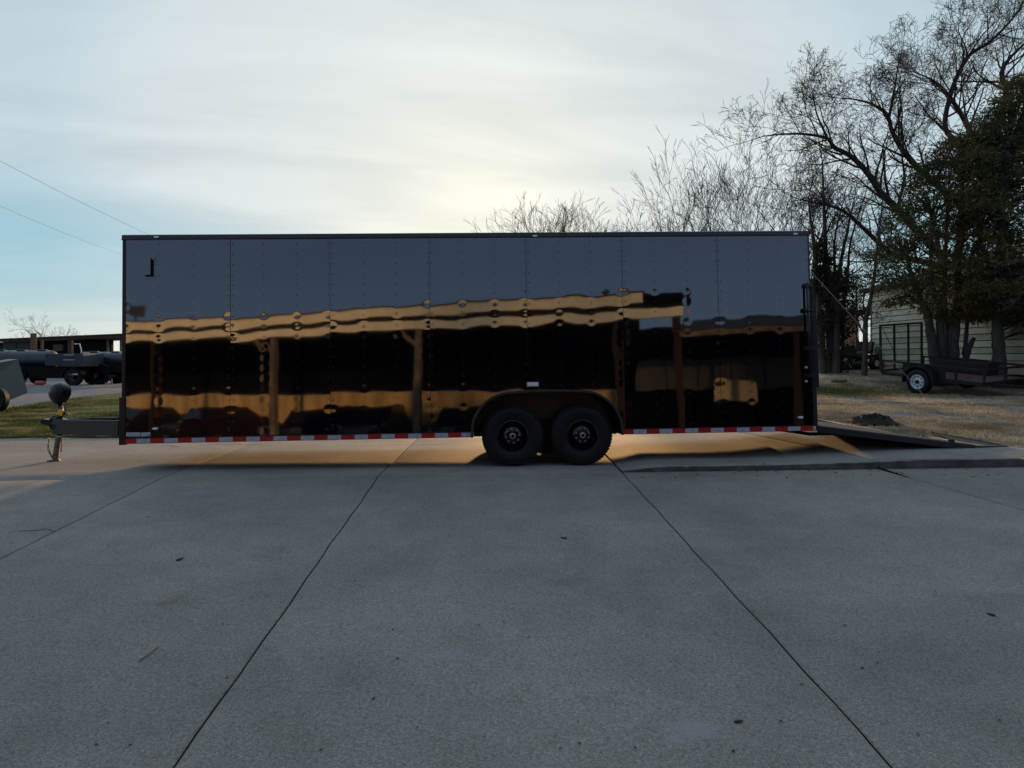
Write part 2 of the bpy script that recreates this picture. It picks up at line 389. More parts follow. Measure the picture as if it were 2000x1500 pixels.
def slab(ca, cb, y0f, y1f, name, off=lambda x, y: 0.0, nu=14, nv=14, gap=.0045, chips=False, depth=.13, s0=0, s1=0):
    vs = []; ids = {}
    for j in range(nv + 1):
        for i in range(nu + 1):
            u, v = i / nu, j / nv
            if i == 1: u = .004
            if i == nu - 1: u = .996
            if j == 1: v = .003
            if j == nv - 1: v = .997
            x = 0
            for _ in range(3):
                ya, yb = y0f(x), y1f(x); y = ya + (yb - ya) * v; x0 = ca(y) + gap + wob(y, s0); x1 = cb(y) - gap + wob(y, s1); x = x0 + (x1 - x0) * u
            if j == 0: y += gap + (.006 * rng.random() + (.014 * max(0, nz2(x * 3, 1)) if chips else 0))
            if j == nv: y -= gap + .003 * rng.random()
            z = gz(x, y) + off(x, y) + .0012 * nz2(x * 3, y * 3)
            if i in (0, nu) or j in (0, nv): z -= .004 + (.012 * rng.random() if chips and j == 0 else .002 * rng.random())
            ids[i, j] = len(vs); vs.append((x, y, z))
    fs = [(ids[i, j], ids[i + 1, j], ids[i + 1, j + 1], ids[i, j + 1]) for j in range(nv) for i in range(nu)]
    ring = [(i, 0) for i in range(nu)] + [(nu, j) for j in range(nv)] + [(i, nv) for i in range(nu, 0, -1)] + [(0, j) for j in range(nv, 0, -1)]
    base = len(vs)
    for k in ring:
        p = vs[ids[k]]; q = .01 * nz2(p[0] * 6, p[1] * 6) if chips else 0
        vs.append((p[0], p[1] - q, p[2] - depth))
    for a in range(len(ring)):
        b = (a + 1) % len(ring); fs.append((ids[ring[a]], base + a, base + b, ids[ring[b]]))
    me = bpy.data.meshes.new(name); me.from_pydata(vs, [], fs); me.materials.append(M_conc); me.materials.append(M_kerbf)
    me.polygons.foreach_set('use_smooth', [i < nu * nv for i in range(len(me.polygons))])
    if chips: me.polygons.foreach_set('material_index', [int(i >= nu * nv) for i in range(len(me.polygons))])
    o = bpy.data.objects.new(name, me); COL.objects.link(o); o.parent = apron; return o
row = rowy
for k in range(len(cols) - 1):
    (na, fa), (nb, fb) = cols[k], cols[k + 1]
    raised = k >= 5
    slab(na, nb, lambda x: 1.2, row, 'concrete_slab', nu=26 if 2 <= k <= 6 else 10, nv=30, s0=k, s1=k + 1)
    slab(na, nb, lambda x: -7.0, lambda x: 1.2, 'concrete_slab', nu=8, nv=10, s0=k, s1=k + 1)
    slab(na, nb, lambda x: -15.0, lambda x: -7.0, 'concrete_slab', nu=8, nv=8, s0=k, s1=k + 1)
    if k == 5:
        off = lambda x, y: .018 + .045 * sst(0, .5, x - cC2(y)) + .0 * x
    else: off = (lambda x, y: .063) if raised else (lambda x, y: 0.0)
    far = (lambda x: edge_y(x) + .05 * nz2(x * 2, 3)) if raised else (lambda x: edge_y(x) + .1)
    slab(fa, fb, row, far, 'raised_concrete_slab' if raised else 'concrete_slab', off=off, nu=44 if raised else 16, nv=34 if raised else 16, chips=raised, depth=.2 if raised else .13, s0=k, s1=k + 1)
M_fill = mat('joint_dark_strip', (.010, .010, .009), rough=.9, spec=0.0)  # dark strips added so sunlit slab edges don't brighten the gaps
def filler(c, y0, y1, s_, off=lambda x, y: 0.0):
    m = MB(); vs = []; n = 40
    for i in range(n + 1):
        y = y0 + (y1 - y0) * i / n
        for d in (-.022, .022):
            x = c(y) + d + wob(y, s_); vs.append((x, y, gz(x, y) + off(x, y) - .0065))
    return m.add(vs, [(2 * i, 2 * i + 1, 2 * i + 3, 2 * i + 2) for i in range(n)]).build('joint_filler', M_fill, apron)
for k in range(1, len(cols) - 1):
    filler(cols[k][0], -14.5, row(cols[k][0](8.4)), k)
    if k < 5: filler(cols[k][1], row(cols[k][0](8.4)), 13.7, k)
vs = []
for i in range(81):
    x = -13 + 29 * i / 80
    for d in (-.022, .022): vs.append((x, rowy(x) + d + .004, gz(x, rowy(x)) - .0065))
MB().add(vs, [(2 * i, 2 * i + 1, 2 * i + 3, 2 * i + 2) for i in range(80)]).build('joint_filler', M_fill, apron)
# cracks and stains with a shape of their own
M_crack = mat('crack_dark_filled', (.045, .042, .038), rough=.95)  # dark colour of the flat crack ribbons
def crack(pts, w, z=.004, off=0.0):
    P = []
    for (ax, ay), (bx, by) in zip(pts, pts[1:]):
        a, b = ground_hit(ax, ay), ground_hit(bx, by); n = max(3, int((b - a).length / .06))
        for i in range(n): P.append(a.lerp(b, i / n) + Vector((rng.uniform(-.012, .012), rng.uniform(-.02, .02), 0)))
    m = MB(); vs = []
    for i, p in enumerate(P):
        d = (P[min(i + 1, len(P) - 1)] - P[max(i - 1, 0)]).normalized(); nrm = Vector((-d.y, d.x, 0)); ww = w * rng.uniform(.3, 1.0) * min(1, i / 3 + .1, (len(P) - i) / 3)
        for s in (-1, 1):
            q = p + nrm * ww * s; vs.append((q.x, q.y, gz(q.x, q.y) + z + off))
    m.add(vs, [(2 * i, 2 * i + 1, 2 * i + 3, 2 * i + 2) for i in range(len(P) - 1)])
    return m.build('crack', M_crack, apron)
crack([(20, 1040), (60, 1038), (90, 1035), (118, 1041)], .008)
crack([(300, 872), (330, 870), (352, 874)], .022); crack([(385, 871), (420, 867), (520, 870), (640, 869)], .020)
crack([(690, 872), (760, 868), (830, 869), (905, 866)], .018); crack([(225, 900), (300, 902)], .006)
# ------------------------------------------------------------------ the black enclosed trailer
TILT, ROLL = .0141, .040
T0 = Vector((0.0, 9.035, gz(0, 9.1)))
TM = Matrix.Translation(T0) @ Euler((-ROLL, -TILT, TH), 'XYZ').to_matrix().to_4x4()
TI = TM.inverted()
def LP(px, py, yoff=0.0):
    o = TI @ Vector((0, 0, EYE)); d = (TI.to_3x3() @ Vector(((px - 1000) / F, 1, (HZ - py) / F)))
    t = (yoff - o.y) / d.y; return o + d * t
def LW(px, py, Y): return TI @ world(px, py, Y)
tr = empty('enclosed_cargo_trailer', T0, (-ROLL, -TILT, TH), label='long glossy black enclosed cargo trailer on tandem wheels with its ramp lowered', cat='trailer')
print('LPs', [tuple(round(c, 3) for c in LP(*p)) for p in ((237, 866), (241, 458), (1593, 838), (1585, 452), (241, 468), (1585, 463), (1001, 850), (1137, 846), (1001, 910))])
ZB, ZT = .382, 2.978
XL, XR = LP(240, 650).x, LP(1585, 650).x
WD = 2.56
ZP0, ZP1 = ZB + .072, ZT - .066
arch_px = [(920.4, 842), (923, 825), (931, 806), (942, 791), (956, 779), (972, 771), (992, 766), (1036, 763), (1090, 762), (1138, 763), (1157, 766), (1172, 772), (1187, 782), (1199, 794), (1208, 811), (1213, 826), (1216, 840)]
ARCH = [(LP(*p).x, LP(*p).z) for p in arch_px]
ARCH[0] = (ARCH[0][0], ZB); ARCH[-1] = (ARCH[-1][0], ZB)
AX0, AX1 = ARCH[0][0], ARCH[-1][0]
def arch_z(x):
    if x <= AX0 or x >= AX1: return -1
    for (a, za), (b, zb) in zip(ARCH, ARCH[1:]):
        if a <= x <= b: return za + (zb - za) * (x - a) / max(1e-6, b - a)
    return -1
seams = [XL] + [LP(p, 650).x for p in (450, 645, 840, 1030, 1218, 1405)] + [XR - .012]
body = MB()
body.box(XL, XR, .012, WD, 1.3, ZT - .01)
body.box(XL, AX0 - .01, .012, WD, ZB + .01, 1.3); body.box(AX1 + .01, XR, .012, WD, ZB + .01, 1.3)
body.box(AX0 - .01, AX1 + .01, .42, WD - .42, ZB + .06, 1.3)
body.build('body_shell', M_black, tr)
rows_z = [ZP1 - .055 - .1305 * k for k in range(19)]
rrng = random.Random(3)
rivet_proto = []
for k in range(7):
    x0, x1 = seams[k] + .0025, seams[k + 1] - .0025
    mid = [x0 + (x1 - x0) * f for f in (1 / 3, 2 / 3)] if k else [x0 + .43, x0 + .86]
    rcols = ([x0 + .03] if k == 0 else [x0 + .028]) + mid + [x1 - .02]
    riv = [(x, z, .5 + rrng.random() * .9 + (1.2 if (x > x1 - .05 and rrng.random() < .4) else (1.0 if rrng.random() < .08 else 0)), rrng.random()) for x in rcols for z in rows_z if arch_z(x) + .06 < z and z > ZP0 + .04]
    st = .02; nxp = int((x1 - x0) / st); nzp = int((ZP1 - ZP0) / st)
    gx = np.linspace(x0, x1, nxp + 1); gzz = np.linspace(ZP0, ZP1, nzp + 1); X, Z = np.meshgrid(gx, gzz)
    D = np.zeros_like(X)
    for q in range(9):
        kx, kz = rrng.uniform(-9, 9), rrng.uniform(-4.2, 4.2); D += rrng.uniform(.3, 1) * .00024 * np.sin(kx * X + kz * Z + rrng.uniform(0, 6.28))
    for q in range(7):
        kx, kz = rrng.uniform(-16, 16), rrng.uniform(6, 13); D += .000035 * np.sin(kx * X + kz * Z + rrng.uniform(0, 6.28))
    # the sheet is drawn in along each line of rivets and bows gently between them
    for xr in rcols: D -= .00012 * np.exp(-((X - xr) / .06) ** 2)
    for (rx, rz, am, _) in riv: D -= .00034 * (am if am > .9 else am * .5) * np.exp(-(((X - rx) / .038) ** 2 + ((Z - rz) / .038) ** 2))
    tiltz = rrng.uniform(-.0030, .0030); D += tiltz * (Z - 1.6)
    V = [(float(X[j, i]), -float(D[j, i]), float(Z[j, i])) for j in range(nzp + 1) for i in range(nxp + 1)]
    Fq = []
    for j in range(nzp):
        for i in range(nxp):
            xc, zc = (gx[i] + gx[i + 1]) / 2, (gzz[j] + gzz[j + 1]) / 2
            if zc < arch_z(xc) - .005: continue
            a = j * (nxp + 1) + i; Fq.append((a, a + 1, a + nxp + 2, a + nxp + 1))
    # folded edges give the sheet its thickness
    n0 = len(V)
    for j in range(nzp + 1):
        for i in (0, nxp):
            p = V[j * (nxp + 1) + i]; V.append((p[0], p[1] + .010, p[2]))
    for j in range(nzp):
        if arch_z(gx[0]) < gzz[j]: Fq.append((j * (nxp + 1), (j + 1) * (nxp + 1), n0 + 2 * (j + 1), n0 + 2 * j))
        if arch_z(gx[-1]) < gzz[j]: Fq.append((j * (nxp + 1) + nxp, n0 + 2 * j + 1, n0 + 2 * j + 3, (j + 1) * (nxp + 1) + nxp))
    me = bpy.data.meshes.new('side_panel'); me.from_pydata(V, [], Fq); me.materials.append(M_panel)
    me.polygons.foreach_set('use_smooth', [True] * len(me.polygons)); me.set_sharp_from_angle(angle=R(40))
    po = bpy.data.objects.new('side_panel', me); COL.objects.link(po); po.parent = tr
    m = MB()
    for (rx, rz, am, _) in riv: m.lathe([(.0075, -.0), (.0065, -.0028), (.0035, -.0045), (.0004, -.005)], 8, (rx, -.0002, rz))
    m.build('rivet', M_black, po, smooth=True, kind='stuff')
# roof trim, corners, rails
m = MB()
m.prism([(-.004, ZT - .066), (-.016, ZT - .064), (-.018, ZT - .056), (-.006, ZT - .052), (-.004, ZT - .004), (.012, ZT + .004), (.06, ZT + .004), (.06, ZT - .066)], XL - .018, XR + .006, 'yz')
m.build('roof_trim', M_trim, tr, smooth=30)
m = MB()
for k in range(42): m.lathe([(.006, 0), (.004, -.003), (.0005, -.004)], 6, (XL + .08 + k * .2, -.0055, ZT - .028))
m.build('trim_screw', M_black, tr, smooth=True, kind='stuff')
MB().box(XL + .02, XR, .06, WD, ZT - .004, ZT + .012).build('roof', M_trim, tr)
MB().box(XL - .008, XL + .034, -.009, .03, ZP0 + .5, ZP1).build('front_corner_trim', M_black, tr, bevel=.004)
MB().box(XL - .036, XL + .04, -.014, .05, ZB - .012, ZP0 + .5).build('front_corner_cap', M_black, tr, bevel=.004)
m = MB()
for k in range(24): m.lathe([(.006, 0), (.004, -.003), (.0005, -.005)], 6, (XL + .012 + rng.uniform(-.003, .003), -.0095 if k > 5 else -.0145, ZP0 + .1 + k * .096))
m.build('corner_rivet', M_frame, tr, smooth=True, kind='stuff')
m = MB(); m.box(XL - .03, AX0 + .004, -.006, .05, ZB, ZP0 - .001).box(AX1 - .004, XR + .05, -.006, .05, ZB, ZP0 - .001)
m.box(AX0 + .004, AX1 - .004, .42, .5, ZB - .02, ZB + .1)
m.build('bottom_rail', M_black, tr, bevel=.003)
# reflective strips, each its own piece
def strips(xa, xb, start_red, seg=.1665):
    x = xa; red = start_red; protos = {}
    while x < xb - .02:
        w = min(seg, xb - x); nm = 'red_reflector' if red else 'white_reflector'
        mm = M_redr if red else M_whiter
        if abs(w - seg) < 1e-6 and nm in protos: o = inst(protos[nm], nm, tr, (x, 0, 0))
        else:
            o = MB().box(.0008, w - .0008, -.0085, -.0062, ZB + .006, ZP0 - .012).build(nm, mm, tr); o.location.x = x
            if abs(w - seg) < 1e-6: protos[nm] = o
        if not red and rng.random() < .75:
            MB().lathe([(.006, 0), (.004, -.002), (.0005, -.003)], 8, (w * rng.uniform(.3, .8), -.0085, ZB + .028)).build('screw', M_dark, o)
        x += w; red = not red
strips(LP(236.5, 860, -.006).x + .02, LP(926, 850, -.006).x, True)
strips(LP(1212, 840, -.006).x, LP(1593.5, 835, -.006).x, True)
# fender lip following the arch
def catmull(P, n=5):
    out = []
    for i in range(len(P) - 1):
        p0, p1, p2, p3 = P[max(i - 1, 0)], P[i], P[i + 1], P[min(i + 2, len(P) - 1)]
        for k in range(n):
            t = k / n; out.append(tuple(.5 * ((2 * p1[j]) + (-p0[j] + p2[j]) * t + (2 * p0[j] - 5 * p1[j] + 4 * p2[j] - p3[j]) * t * t + (-p0[j] + 3 * p1[j] - 3 * p2[j] + p3[j]) * t ** 3) for j in range(len(p1))))
    out.append(tuple(P[-1])); return out
AC = catmull(ARCH, 5)
def arch_ring(t0, t1, ya, yb):
    m = MB(); vs = []; n = len(AC)
    for i, (x, z) in enumerate(AC):
        a, b = AC[max(i - 1, 0)], AC[min(i + 1, n - 1)]; d = Vector((b[0] - a[0], b[1] - a[1])).normalized(); nx_, nz_ = -d.y, d.x
        for (tt, yy) in ((t0, ya), (t1, ya), (t1, yb), (t0, yb)): vs.append((x + nx_ * tt, yy, z + nz_ * tt))
    fs = [(4 * i + k, 4 * i + (k + 1) % 4, 4 * i + 4 + (k + 1) % 4, 4 * i + 4 + k) for i in range(n - 1) for k in range(4)] + [(0, 1, 2, 3), (4 * n - 1, 4 * n - 2, 4 * n - 3, 4 * n - 4)]
    return m.add(vs, fs)
M_tread = mat('treadplate_black', (.010, .011, .015), rough=.30, ior=1.6, bump=.004, bscale=55)
arch_ring(-.024, .006, -.075, .012).build('fender_lip', M_tread, tr, smooth=35, bevel=.004)
arch_ring(-.010, .004, .012, .42).build('wheel_arch_liner', M_dark, tr, smooth=35)
# raised tread bars on the fender top
m = MB()
for i in range(2, len(AC) - 2, 1):
    x, z = AC[i]; a, b = AC[i - 1], AC[i + 1]; d = Vector((b[0] - a[0], b[1] - a[1])).normalized(); nx_, nz_ = -d.y, d.x
    m.box(x + nx_ * .006 - .008, x + nx_ * .006 + .008, -.070, -.01, z + nz_ * .006 - .002, z + nz_ * .006 + .004)
m.build('fender_tread', M_tread, tr, kind='stuff')
# lamps and stickers
def lens(px, py, w, h, yy, name, lab=None):
    c = LP(px, py, yy); p = [(math.cos(a) * w / 2 * (1 if abs(math.cos(a)) < .8 else 1), math.sin(a) * h / 2) for a in [2 * math.pi * i / 16 for i in range(16)]]
    b = MB().prism([(c.x + x * 1.25, c.z + z * 1.3) for x, z in p], yy, yy - .004).build(name, M_trim, tr)
    b2 = MB().prism([(c.x + x, c.z + z) for x, z in p], yy - .004, yy - .016).build('lens', M_white, b, bevel=.003)
    return b
for p in ((306, 463.2), (1045, 461), (1553, 457)): lens(*p, .07, .026, -.005, 'marker_lamp')
for p in ((303.5, 837), (1563, 815)): lens(*p, .075, .03, -.001, 'marker_lamp')
c = LP(1040.5, 751)
lp = MB().box(c.x - .075, c.x + .075, -.018, -.001, c.z - .031, c.z + .031).build('side_lamp', M_chrome, tr, bevel=.008)
MB().box(c.x - .062, c.x + .062, -.024, -.018, c.z - .021, c.z + .021).build('lens', M_white, lp, bevel=.004)
def sticker(x0, y0, x1, y1, nm, seed):
    a, b = LP(x0, y1, -.002), LP(x1, y0, -.002)
    o = MB().box(a.x, b.x, -.0035, -.0025, a.z, b.z).build(nm, M_paper, tr); q = random.Random(seed); m = MB()
    w, h = b.x - a.x, b.z - a.z
    for r_ in range(3):
        x = a.x + w * .08
        while x < b.x - w * (.3 if seed == 2 else .1):
            ww = q.uniform(.006, .02); m.box(x, x + ww, -.0042, -.0036, a.z + h * (.2 + .25 * r_), a.z + h * (.2 + .25 * r_) + h * .08); x += ww + .006
    if seed == 2: m.box(b.x - w * .27, b.x - w * .06, -.0042, -.0036, a.z + h * .15, a.z + h * .55)
    m.build('print', M_ink, o)
sticker(246.5, 844.5, 274, 852.5, 'spec_sticker', 1); sticker(275.5, 844.5, 293.5, 852, 'spec_sticker', 2)
# side vent
a, b = LP(281, 545), LP(304, 499)
v = MB().box(a.x, b.x, -.005, .0, a.z, b.z).build('side_vent', M_panel, tr, bevel=.006)
a2, b2 = LP(284, 541), LP(301, 504)
MB().box(a2.x, b2.x - .032, -.028, -.005, a2.z + .02, b2.z).build('vent_hood', M_panel, v, bevel=.004)
MB().box(a2.x + .005, b2.x, -.0065, -.005, a2.z, b2.z - .02).build('vent_shade_plate', M_dark, v)  # dark plate stands in for the hood's shadow, right and below
m = MB()
for i in range(4):
    for xx in (a.x + .008, b.x - .008): m.lathe([(.006, 0), (.003, -.003), (.0003, -.004)], 6, (xx, -.0052, a.z + .04 + i * (b.z - a.z - .08) / 3))
m.build('vent_rivet', M_black, v, kind='stuff')
# rear post, bar lock and hinge hardware
MB().box(XR - .012, XR + .045, -.002, .08, ZB + .07, LP(1588, 556).z).build('rear_post', M_frame, tr, bevel=.006)
MB().box(XR - .010, XR + .008, -.001, .08, LP(1588, 556).z, ZP1).build('rear_corner_trim', M_trim, tr)
xb = LP(1578, 600, -.05).x; zt, zb = LP(1578, 552, -.05).z, LP(1578, 738, -.05).z
lb = MB().tube([(xb, -.05, zb), (xb, -.05, zt)], .016, 10).build('lock_bar', M_black, tr, smooth=True)
for zc in (zt - .04, LP(1578, 605, -.05).z, LP(1578, 680, -.05).z, zb + .03):
    MB().box(xb - .03, XR + .01, -.062, -.002, zc - .022, zc + .022).build('bar_bracket', M_black, lb, bevel=.005)
MB().lathe([(.002, -.085), (.03, -.08), (.036, -.06), (.03, -.04)], 14, (xb - .02, 0, LP(1578, 606, -.05).z)).build('bar_knob', M_black, lb, smooth=True)
MB().bar((XR + .04, .0, LP(1588, 620).z), (XR + .05, .0, LP(1588, 757).z), .02, .05).build('ramp_spring_arm', M_black, tr)
for py in (718, 745):
    c = LP(1575, py, -.01); MB().lathe([(.018, 0), (.02, -.01), (.010, -.02), (.001, -.022)], 12, (c.x, -.002, c.z)).build('latch_bolt', M_chrome, tr, smooth=True)
c = LP(1592, 786); MB().tube([(XR + .03, .01, c.z), (XR + .075, .0, c.z + .012), (XR + .085, .0, c.z - .012), (XR + .04, .01, c.z - .02)], .009, 8).build('hold_back_catch', M_chrome, tr, smooth=True)
# wheels
PROF = [(.195, .03), (.200, .010), (.235, -.006), (.285, -.016), (.33, -.014), (.352, -.006), (.356, -.008), (.368, .004), (.381, .022), (.387, .05), (.388, .12), (.387, .19), (.381, .218), (.35, .245), (.27, .25), (.195, .21)]
def wheel(px, py):
    c = LP(px, py, .05); wr = empty('wheel', (c.x, .035, .388 + (c.x * -.0075)), parent=tr)
    MB().lathe(PROF[:8], 64).lathe(PROF[12:], 64).build('tyre', M_tyre, wr, smooth=40)
    t = MB().lathe(PROF[7:13], 64)
    for k in range(56):
        a = 2 * math.pi * k / 56
        M = Matrix.Rotation(a, 4, 'Y')
        t.box(-.014, .014, .006, .055, .376, .3885, M); t.box(-.012, .016, .075, .12, .380, .3905, M)
    t.build('tread', M_tread_r, wr, smooth=40)
    m = MB().lathe([(.192, .20), (.198, .002), (.190, -.002), (.182, .012), (.172, .05), (.150, .062), (.128, .050), (.112, .022), (.07, .012), (.045, .010), (.045, .03)], 48)
    m.build('rim', M_rimb, wr, smooth=50)
    pr = None
    for k in range(8):
        a = R(22.5 + 45 * k); loc = (math.cos(a) * .142, .052, math.sin(a) * .142)
        if pr is None: pr = MB().lathe([(.016, .01), (.016, -.006), (.013, -.008), (.012, .004), (.001, .005)], 12).build('rim_hole', M_dark, wr); pr.location = loc
        else: inst(pr, 'rim_hole', wr, loc)
    MB().lathe([(.052, .03), (.052, -.022), (.046, -.030), (.030, -.034)], 24).build('hub', M_rimb, wr, smooth=40)
    MB().lathe([(.036, -.030), (.036, -.042), (.024, -.044), (.022, -.036)], 24).build('hub_cap_ring', M_chrome, wr, smooth=40)
    MB().lathe([(.023, -.038), (.001, -.040)], 24).build('hub_cap', M_rimb, wr, smooth=40)
    pr = None
    for k in range(8):
        a = R(45 * k + 8); loc = (math.cos(a) * .086, .008, math.sin(a) * .086)
        if pr is None: pr = MB().lathe([(.0115, .006), (.0115, -.012), (.008, -.020), (.0005, -.022)], 6).build('lug_nut', M_chrome, wr, smooth=30); pr.location = loc
        else: inst(pr, 'lug_nut', wr, loc)
    return wr
w1 = wheel(1001, 850); w2 = wheel(1137, 846)
w2.rotation_euler.y = .5
for w in (w1, w2):
    c = copy_tree(w, tr); c.location = (w.location.x, WD - .035, w.location.z); c.rotation_euler = (0, 0, math.pi)
    MB().tube([(w.location.x, .2, w.location.z), (w.location.x, WD - .2, w.location.z)], .045, 12).build('axle', M_dark, tr, smooth=True)
m = MB()
for yy in (.32, WD - .38): m.box(XL + .1, XR - .05, yy, yy + .06, ZB - (.0 if yy < 1 else .13), ZB + .12)  # far beam given an added drop to cut sunlight under the trailer
for k in range(14): m.box(XL + .3 + k * .6, XL + .36 + k * .6, .1, WD - .1, ZB + .015, ZB + .08)
m.box(w1.location.x - .35, w2.location.x + .35, .3, .36, .44, .58)
m.build('chassis', M_dark, tr)
for yy in (.28, WD - .34):  # springs and hanger plates added to block sunlight between the wheels
    MB().prism([(w1.location.x - .30, .40), (w1.location.x, .30), (w1.location.x + .25, .40), (.45, .30), (w2.location.x - .25, .40), (w2.location.x, .30), (w2.location.x + .30, .40), (w2.location.x + .3, .55), (w1.location.x - .3, .55)], yy, yy + .07).build('leaf_spring_blocker', M_dark, tr)
    MB().prism([(.33, .5), (.36, .14), (.54, .14), (.57, .5)], yy - .02, yy + .09).build('spring_hanger_blocker', M_dark, tr)
# tongue
tongue = MB()
n0, n1 = LW(236, 821, 9.32), LW(236, 851, 9.32); t0, t1 = LW(110, 818, 10.0), LW(110, 849, 10.0)
zc0, zc1 = (n0.z + n1.z) / 2, (t0.z + t1.z) / 2; hh = abs(n0.z - n1.z)
tongue.bar((n0.x, n0.y, zc0), (t0.x - .02, t0.y, zc1), .075, hh)
tongue.bar((n0.x, WD - n0.y, zc0), (t0.x, t0.y + .22, zc1), .075, hh)
tg = tongue.build('tongue_frame', M_frame, tr, bevel=.006)
tip = t0.x; ty = t0.y + .1
MB().prism([(tip + .12, zc1 + .08), (tip - .02, zc1 + .13), (tip - .14, zc1 + .10), (tip - .22, zc1 + .115), (tip - .25, zc1 + .07), (tip - .20, zc1 + .03), (tip - .12, zc1 + .01), (tip - .06, zc1 - .08), (tip + .12, zc1 - .10)], ty - .07, ty + .07).build('coupler', M_black, tg, bevel=.012)
MB().lathe([(.034, -.012), (.034, .0), (.024, .0), (.024, -.012)], 20, (tip - .02, t0.y - .05, zc1 - .0)).build('adjuster_bolt', M_black, tg)
a, b = LW(146, 837, 9.82), LW(172, 826, 9.82)
lab = MB().box(a.x, b.x, a.y - .075, a.y - .070, a.z, b.z).build('warning_sticker', mat('sticker_grey', (.10, .105, .115), rough=.5), tg)
yf = n0.y + (t0.y - n0.y) * ((a.x - n0.x) / (t0.x - n0.x)) - .041
me_rot = math.atan2(t0.y - n0.y, t0.x - n0.x)
lab.data.clear_geometry()
def onbeam(x, dz0, dz1, w, off):
    vs = []
    for xx, zz in ((x, dz0), (x + w, dz0), (x + w, dz1), (x, dz1)):
        f = (xx - n0.x) / (t0.x - n0.x)
        for o_ in (off, off - .002): vs.append((xx, n0.y + (t0.y - n0.y) * f - .0378 - (off - .0) * 0 + o_, zc0 + (zc1 - zc0) * f + zz))
    return vs
vv = onbeam(a.x, -.022, .052, b.x - a.x, -.004); lab.data.from_pydata(vv, [], [(0, 2, 4, 6), (7, 5, 3, 1)]); lab.data.update()
vv = onbeam(a.x, .038, .052, b.x - a.x, -.007); MB().add(vv, [(0, 2, 4, 6), (7, 5, 3, 1)]).build('warning_stripe', mat('sticker_red', (.35, .03, .03), rough=.5), lab)
m = MB()
for k in range(4): m.add(onbeam(a.x + .01, -.012 + k * .012, -.009 + k * .012, (b.x - a.x) * (.85 - .15 * (k % 2)), -.007), [(0, 2, 4, 6), (7, 5, 3, 1)])
m.build('print', M_paper, lab)
# jack post, round jack cover, tag, cables, chain
jx = LW(114, 850, 10.1); jy = jx.y
jb = LW(109, 896, 10.1)
gfoot = TI @ Vector((world(109, 896, 10.1).x, 10.1, gz(-6.4, 10.1) + .004))
jack = MB().tube([(jx.x, jy, jx.z - .02), (gfoot.x, jy, gfoot.z + .02)], [.036, .040], 16)
jack.tube([(gfoot.x - .02, jy, gfoot.z + .02), (gfoot.x - .02, jy, gfoot.z)], [.075, .085], 16)
jk = jack.build('jack_leg', M_post, tr, smooth=40)
MB().lathe([(.044, -.015), (.046, 0), (.044, .015)], 16, (gfoot.x + (jx.x - gfoot.x) * .15, jy, gfoot.z + .065), 'z').build('jack_band', mat('red_band', (.30, .05, .03), rough=.6), jk)
MB().tube([(jx.x + .045, jy - .01, jx.z - .03), (jx.x + .045, jy - .01, gfoot.z + .12)], .007, 6).build('jack_drop_pin', M_rust, jk)
MB().tube([LW(117, 850, 10.1), LW(117, 815, 10.1), LW(118, 785, 10.1)], [.042, .042, .034], 14).build('jack_tube', M_black, tr, smooth=True)
dc = LW(115, 768, 10.1)
cm = Matrix.Translation(dc) @ Matrix.Rotation(R(-28), 4, 'Z') @ Matrix.Rotation(R(-8), 4, 'X')
dm = MB().lathe([(.001, -.105), (.06, -.10), (.105, -.085), (.132, -.05), (.138, -.02), (.142, -.02), (.143, .05), (.136, .055), (.135, .09), (.10, .11), (.001, .115)], 36)
dm.v = [(x * (1 if z > 0 else 1 - .18 * min(1, -z / .14) ** 1.5), y * (1 if z > 0 else 1 - .3 * -z / .14), z * (1 if z > 0 else 1.12)) for x, y, z in dm.v]
dm.build('jack_head_cover', M_frame, tr, smooth=50, M=cm)
tgc = LW(117.5, 806, 9.95)
MB().box(-.04, .04, -.006, .006, -.04, .04, Matrix.Translation(tgc) @ Matrix.Rotation(R(28), 4, 'Y')).build('breakaway_tag', M_tag, tr, bevel=.006)
MB().box(-.042, .042, .006, .05, -.04, .04, Matrix.Translation(tgc + Vector((.012, 0, -.01))) @ Matrix.Rotation(R(28), 4, 'Y')).build('breakaway_box', M_black, tr, bevel=.006)
def cable(pts, r, m_, nm='cable'):
    P = catmull([tuple(LW(*p)) for p in pts], 6); return MB().tube(P, r, 6).build(nm, m_, tr, smooth=True)
M_wire = mat('bare_cable', (.25, .24, .22), rough=.5)
cable([(124, 786, 10.0), (117, 800, 9.98), (108, 812, 9.98), (98, 820, 10)], .006, M_wire)
cable([(122, 788, 10.1), (128, 796, 10.05), (127, 806, 10.05), (121, 812, 10.05)], .008, M_black)
cable([(102, 797, 10), (112, 802, 9.97), (118, 808, 9.96)], .005, M_rust); cable([(96, 822, 10), (104, 813, 9.97), (112, 815, 9.97), (128, 822, 9.95)], .008, M_black)
cable([(127, 812, 9.95), (134, 807.5, 9.95)], .012, M_wire, 'release_lever'); cable([(124, 812, 9.95), (132, 815, 9.95), (140, 817.5, 9.95)], .008, M_wire, 'release_lever')
cable([(150, 819, 9.9), (185, 816.5, 9.7), (235, 816, 9.4)], .012, M_black, 'tongue_wiring')
lk = MB(); n = 16
for k in range(n):
    t = 2 * math.pi * k / n; t2 = 2 * math.pi * (k + 1) / n
link = MB().tube([(math.cos(2 * math.pi * k / 14) * .011, 0, math.sin(2 * math.pi * k / 14) * .021) for k in range(15)], .0048, 6, False).build('chain_link', M_chain, tr, smooth=True)
path = catmull([tuple(LW(*p)) for p in ((93, 852, 10.05), (96, 862, 10.05), (94, 872, 10.02), (97, 884, 10.0), (103, 893, 9.98), (110, 893, 9.97))], 30)
acc = 0; last = None; first = True; flip = 0; prev = None
